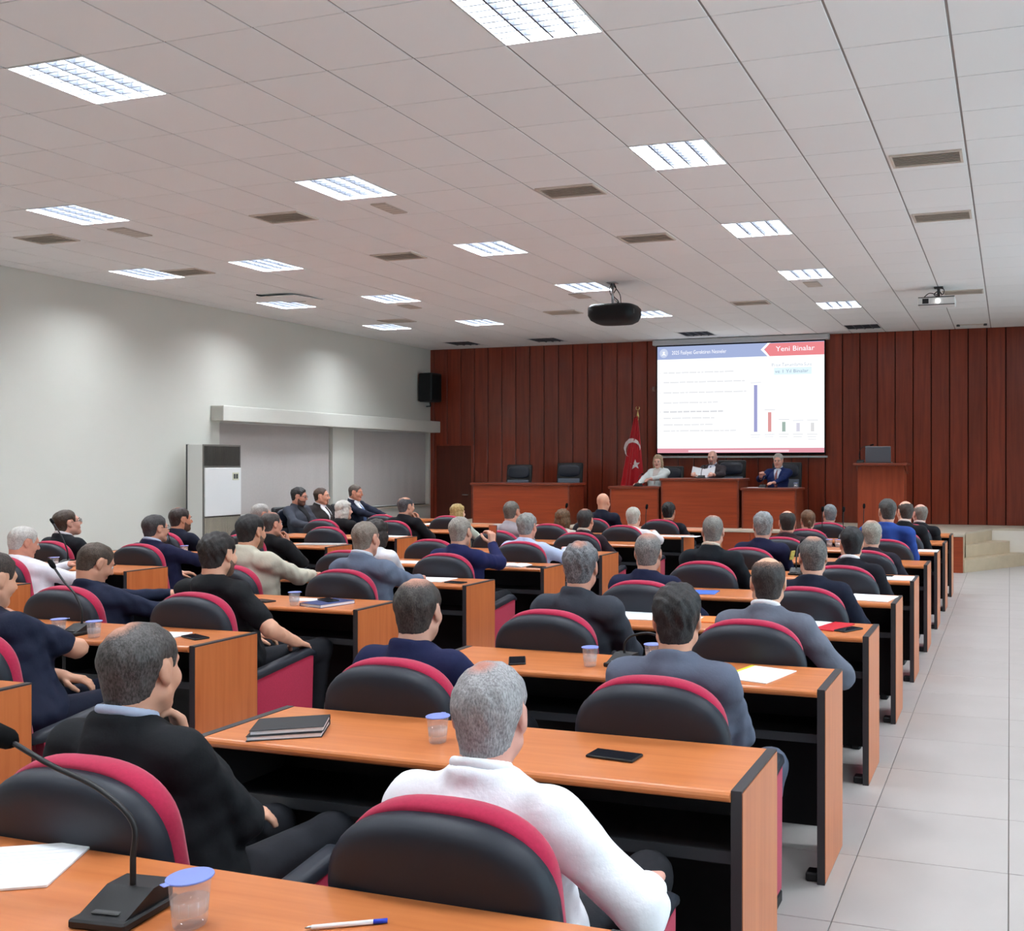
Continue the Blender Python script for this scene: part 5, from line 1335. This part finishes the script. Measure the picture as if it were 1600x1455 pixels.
for s in (-1, 1): MB().prism([(0, 0), (s * .14, 0), (s * .14, .006), (s * .09, .014), (s * .03, .016), (0, .008)][::s], -.1, .1, 'y').build('page_block', M_PAPER, t)
MB().box(-.145, .145, -.104, .104, -.0004, .0004).build('book_cover', M_BLKC, t)
phone('dark tablet beside the open book', 838, 887, 1.5)
paper('papers on the ninth middle desk by the aisle', 1062, 840, .0, .5, .2, .004)
paper('small white sheet on the seventh middle desk', 884, 847, .0, .22, .2, .003)
# left block
cup('clear cup on the fourth left desk beside the white-haired man', 85, 886); cup('clear cup on the fifth left desk', 288, 866)
x, y, z = on_desk(102, 884, .09); mic('gooseneck microphone beside the white-haired man', (x, y, z), 0, ((0, .02, .04), (.0, .02, .12), (-.08, .03, .25), (-.2, .05, .36)), (.05, .06))
x, y, z = on_desk(262, 866, .09); mic('gooseneck microphone behind the man in navy with glasses', (x, y, z), 0, ((0, .02, .04), (.0, .02, .15), (-.08, .03, .28), (-.22, .05, .34)), (.05, .06))
paper('grey magazines spread on the sixth left desk', 500, 851, .2, .5, .22, .008, mat('grey magazine', (176, 172, 170), .5), 'magazine', 'magazine')
paper('white sheet on the eighth left desk', 612, 836, .0, .3, .22, .004)
paper('white sheets on the ninth left desk', 688, 823, .0, .5, .22, .004)
for n, (u, v, lab) in enumerate(((834, 830, 'front row microphone left of the bald man'), (1008, 832, 'front row microphone beside the bald man'), (1284, 838, 'front row microphone left of the grey-haired man'), (1317, 838, 'front row microphone beside the grey-haired man'), (1349, 836, 'front row microphone right of the grey-haired man'))):
    x, y, z = on_desk(u, v, .09); mic(lab, (x, y, z), 0, ((0, .02, .04), (.0, .02, .15), (0.0, .03, .26), (.0, .05, .32)), (.05, .06), .016)
# papers and things held or lying on stage and side desk
paper('open papers on the side desk before the man in navy', 0, 0, .2, .3, .4, .004, loc=(-8.98, 12.62, .7505))
paper('white sheets on the right wing of the stage desk', 0, 0, .1, .3, .22, .004, loc=(-4.0, 15.42, 1.2355))
phone('dark glasses case on the right wing of the stage desk', 0, 0, 1.4, loc=(-3.72, 15.36, 1.2355))
t = thing('water_cup', 'small clear cup at the right end of the stage desk', 'cup', (-3.34, 15.4, 1.2355), 0, 'sealed water cups on the desks')
for n, m in zip(('cup_wall', 'water', 'lid', 'printed_band'), CUP): put(n, m, t)
X2 = at_y(1113, 704, 16.25)[0]
for n, (dx, ry, lab) in enumerate(((.11, .35, 'left page held up by the bald man at the raised desk'), (-.08, -.25, 'right page held up by the bald man at the raised desk'))):
    t = thing('held_page', lab, 'paper', (X2 - dx * 1.0, 15.73, 1.40), 0)
    v = []; NN = 8
    for a in range(NN + 1):
        for b in range(NN + 1):
            u_, w_ = a / NN - .5, b / NN
            v.append((.21 * u_, .10 * w_ + .03 * math.sin(3 * u_ + n), .26 * w_ * .62 + .05 * u_ * (1 if n else -1)))
    f = [(a * (NN + 1) + b, (a + 1) * (NN + 1) + b, (a + 1) * (NN + 1) + b + 1, a * (NN + 1) + b + 1) for a in range(NN) for b in range(NN)]
    MB().add(v, f, 0, True).add([(q[0], q[1] + .001, q[2]) for q in v], [q[::-1] for q in f], 0, True).build('page', M_PAPER, t)
# phone held up by the man in navy
sx, sy = seat_xy('M', 4, 1)
phone('phone held up by the grey-haired man in navy', 0, 0, loc=(sx + .035, sy + .34, 1.03), tilt=(PI / 2 - .1, 0, .1))['lit'] = 'picture'
MB().rbox(-.033, .033, -.074, .074, .0085, .0092, .0002, 1).build('phone_picture', emit('phone picture of the stage', (164, 82, 56), .9), [o for o in COL.objects if o.get('lit')][0])
# shoulder badge and epaulette of the uniform
hx = at_y(1192, 800, seat_xy('R', 5, 0)[1] - .1)[0] - seat_xy('R', 5, 0)[0]
MB().rbox(-.006, .006, -.03, .03, -.04, .04, .004, 2).build('shoulder_badge', mat('yellow embroidered badge', (206, 190, 96), .7, noise=(60, .3)), pu, (hx + .262, -.13, .855), (0, .25, -.3))
MB().rbox(-.045, .045, -.02, .02, 0, .008, .003, 1).build('epaulette', mat('white cord', (206, 210, 220), .7), pu, (hx + .17, -.14, .935), (0, .25, 0))
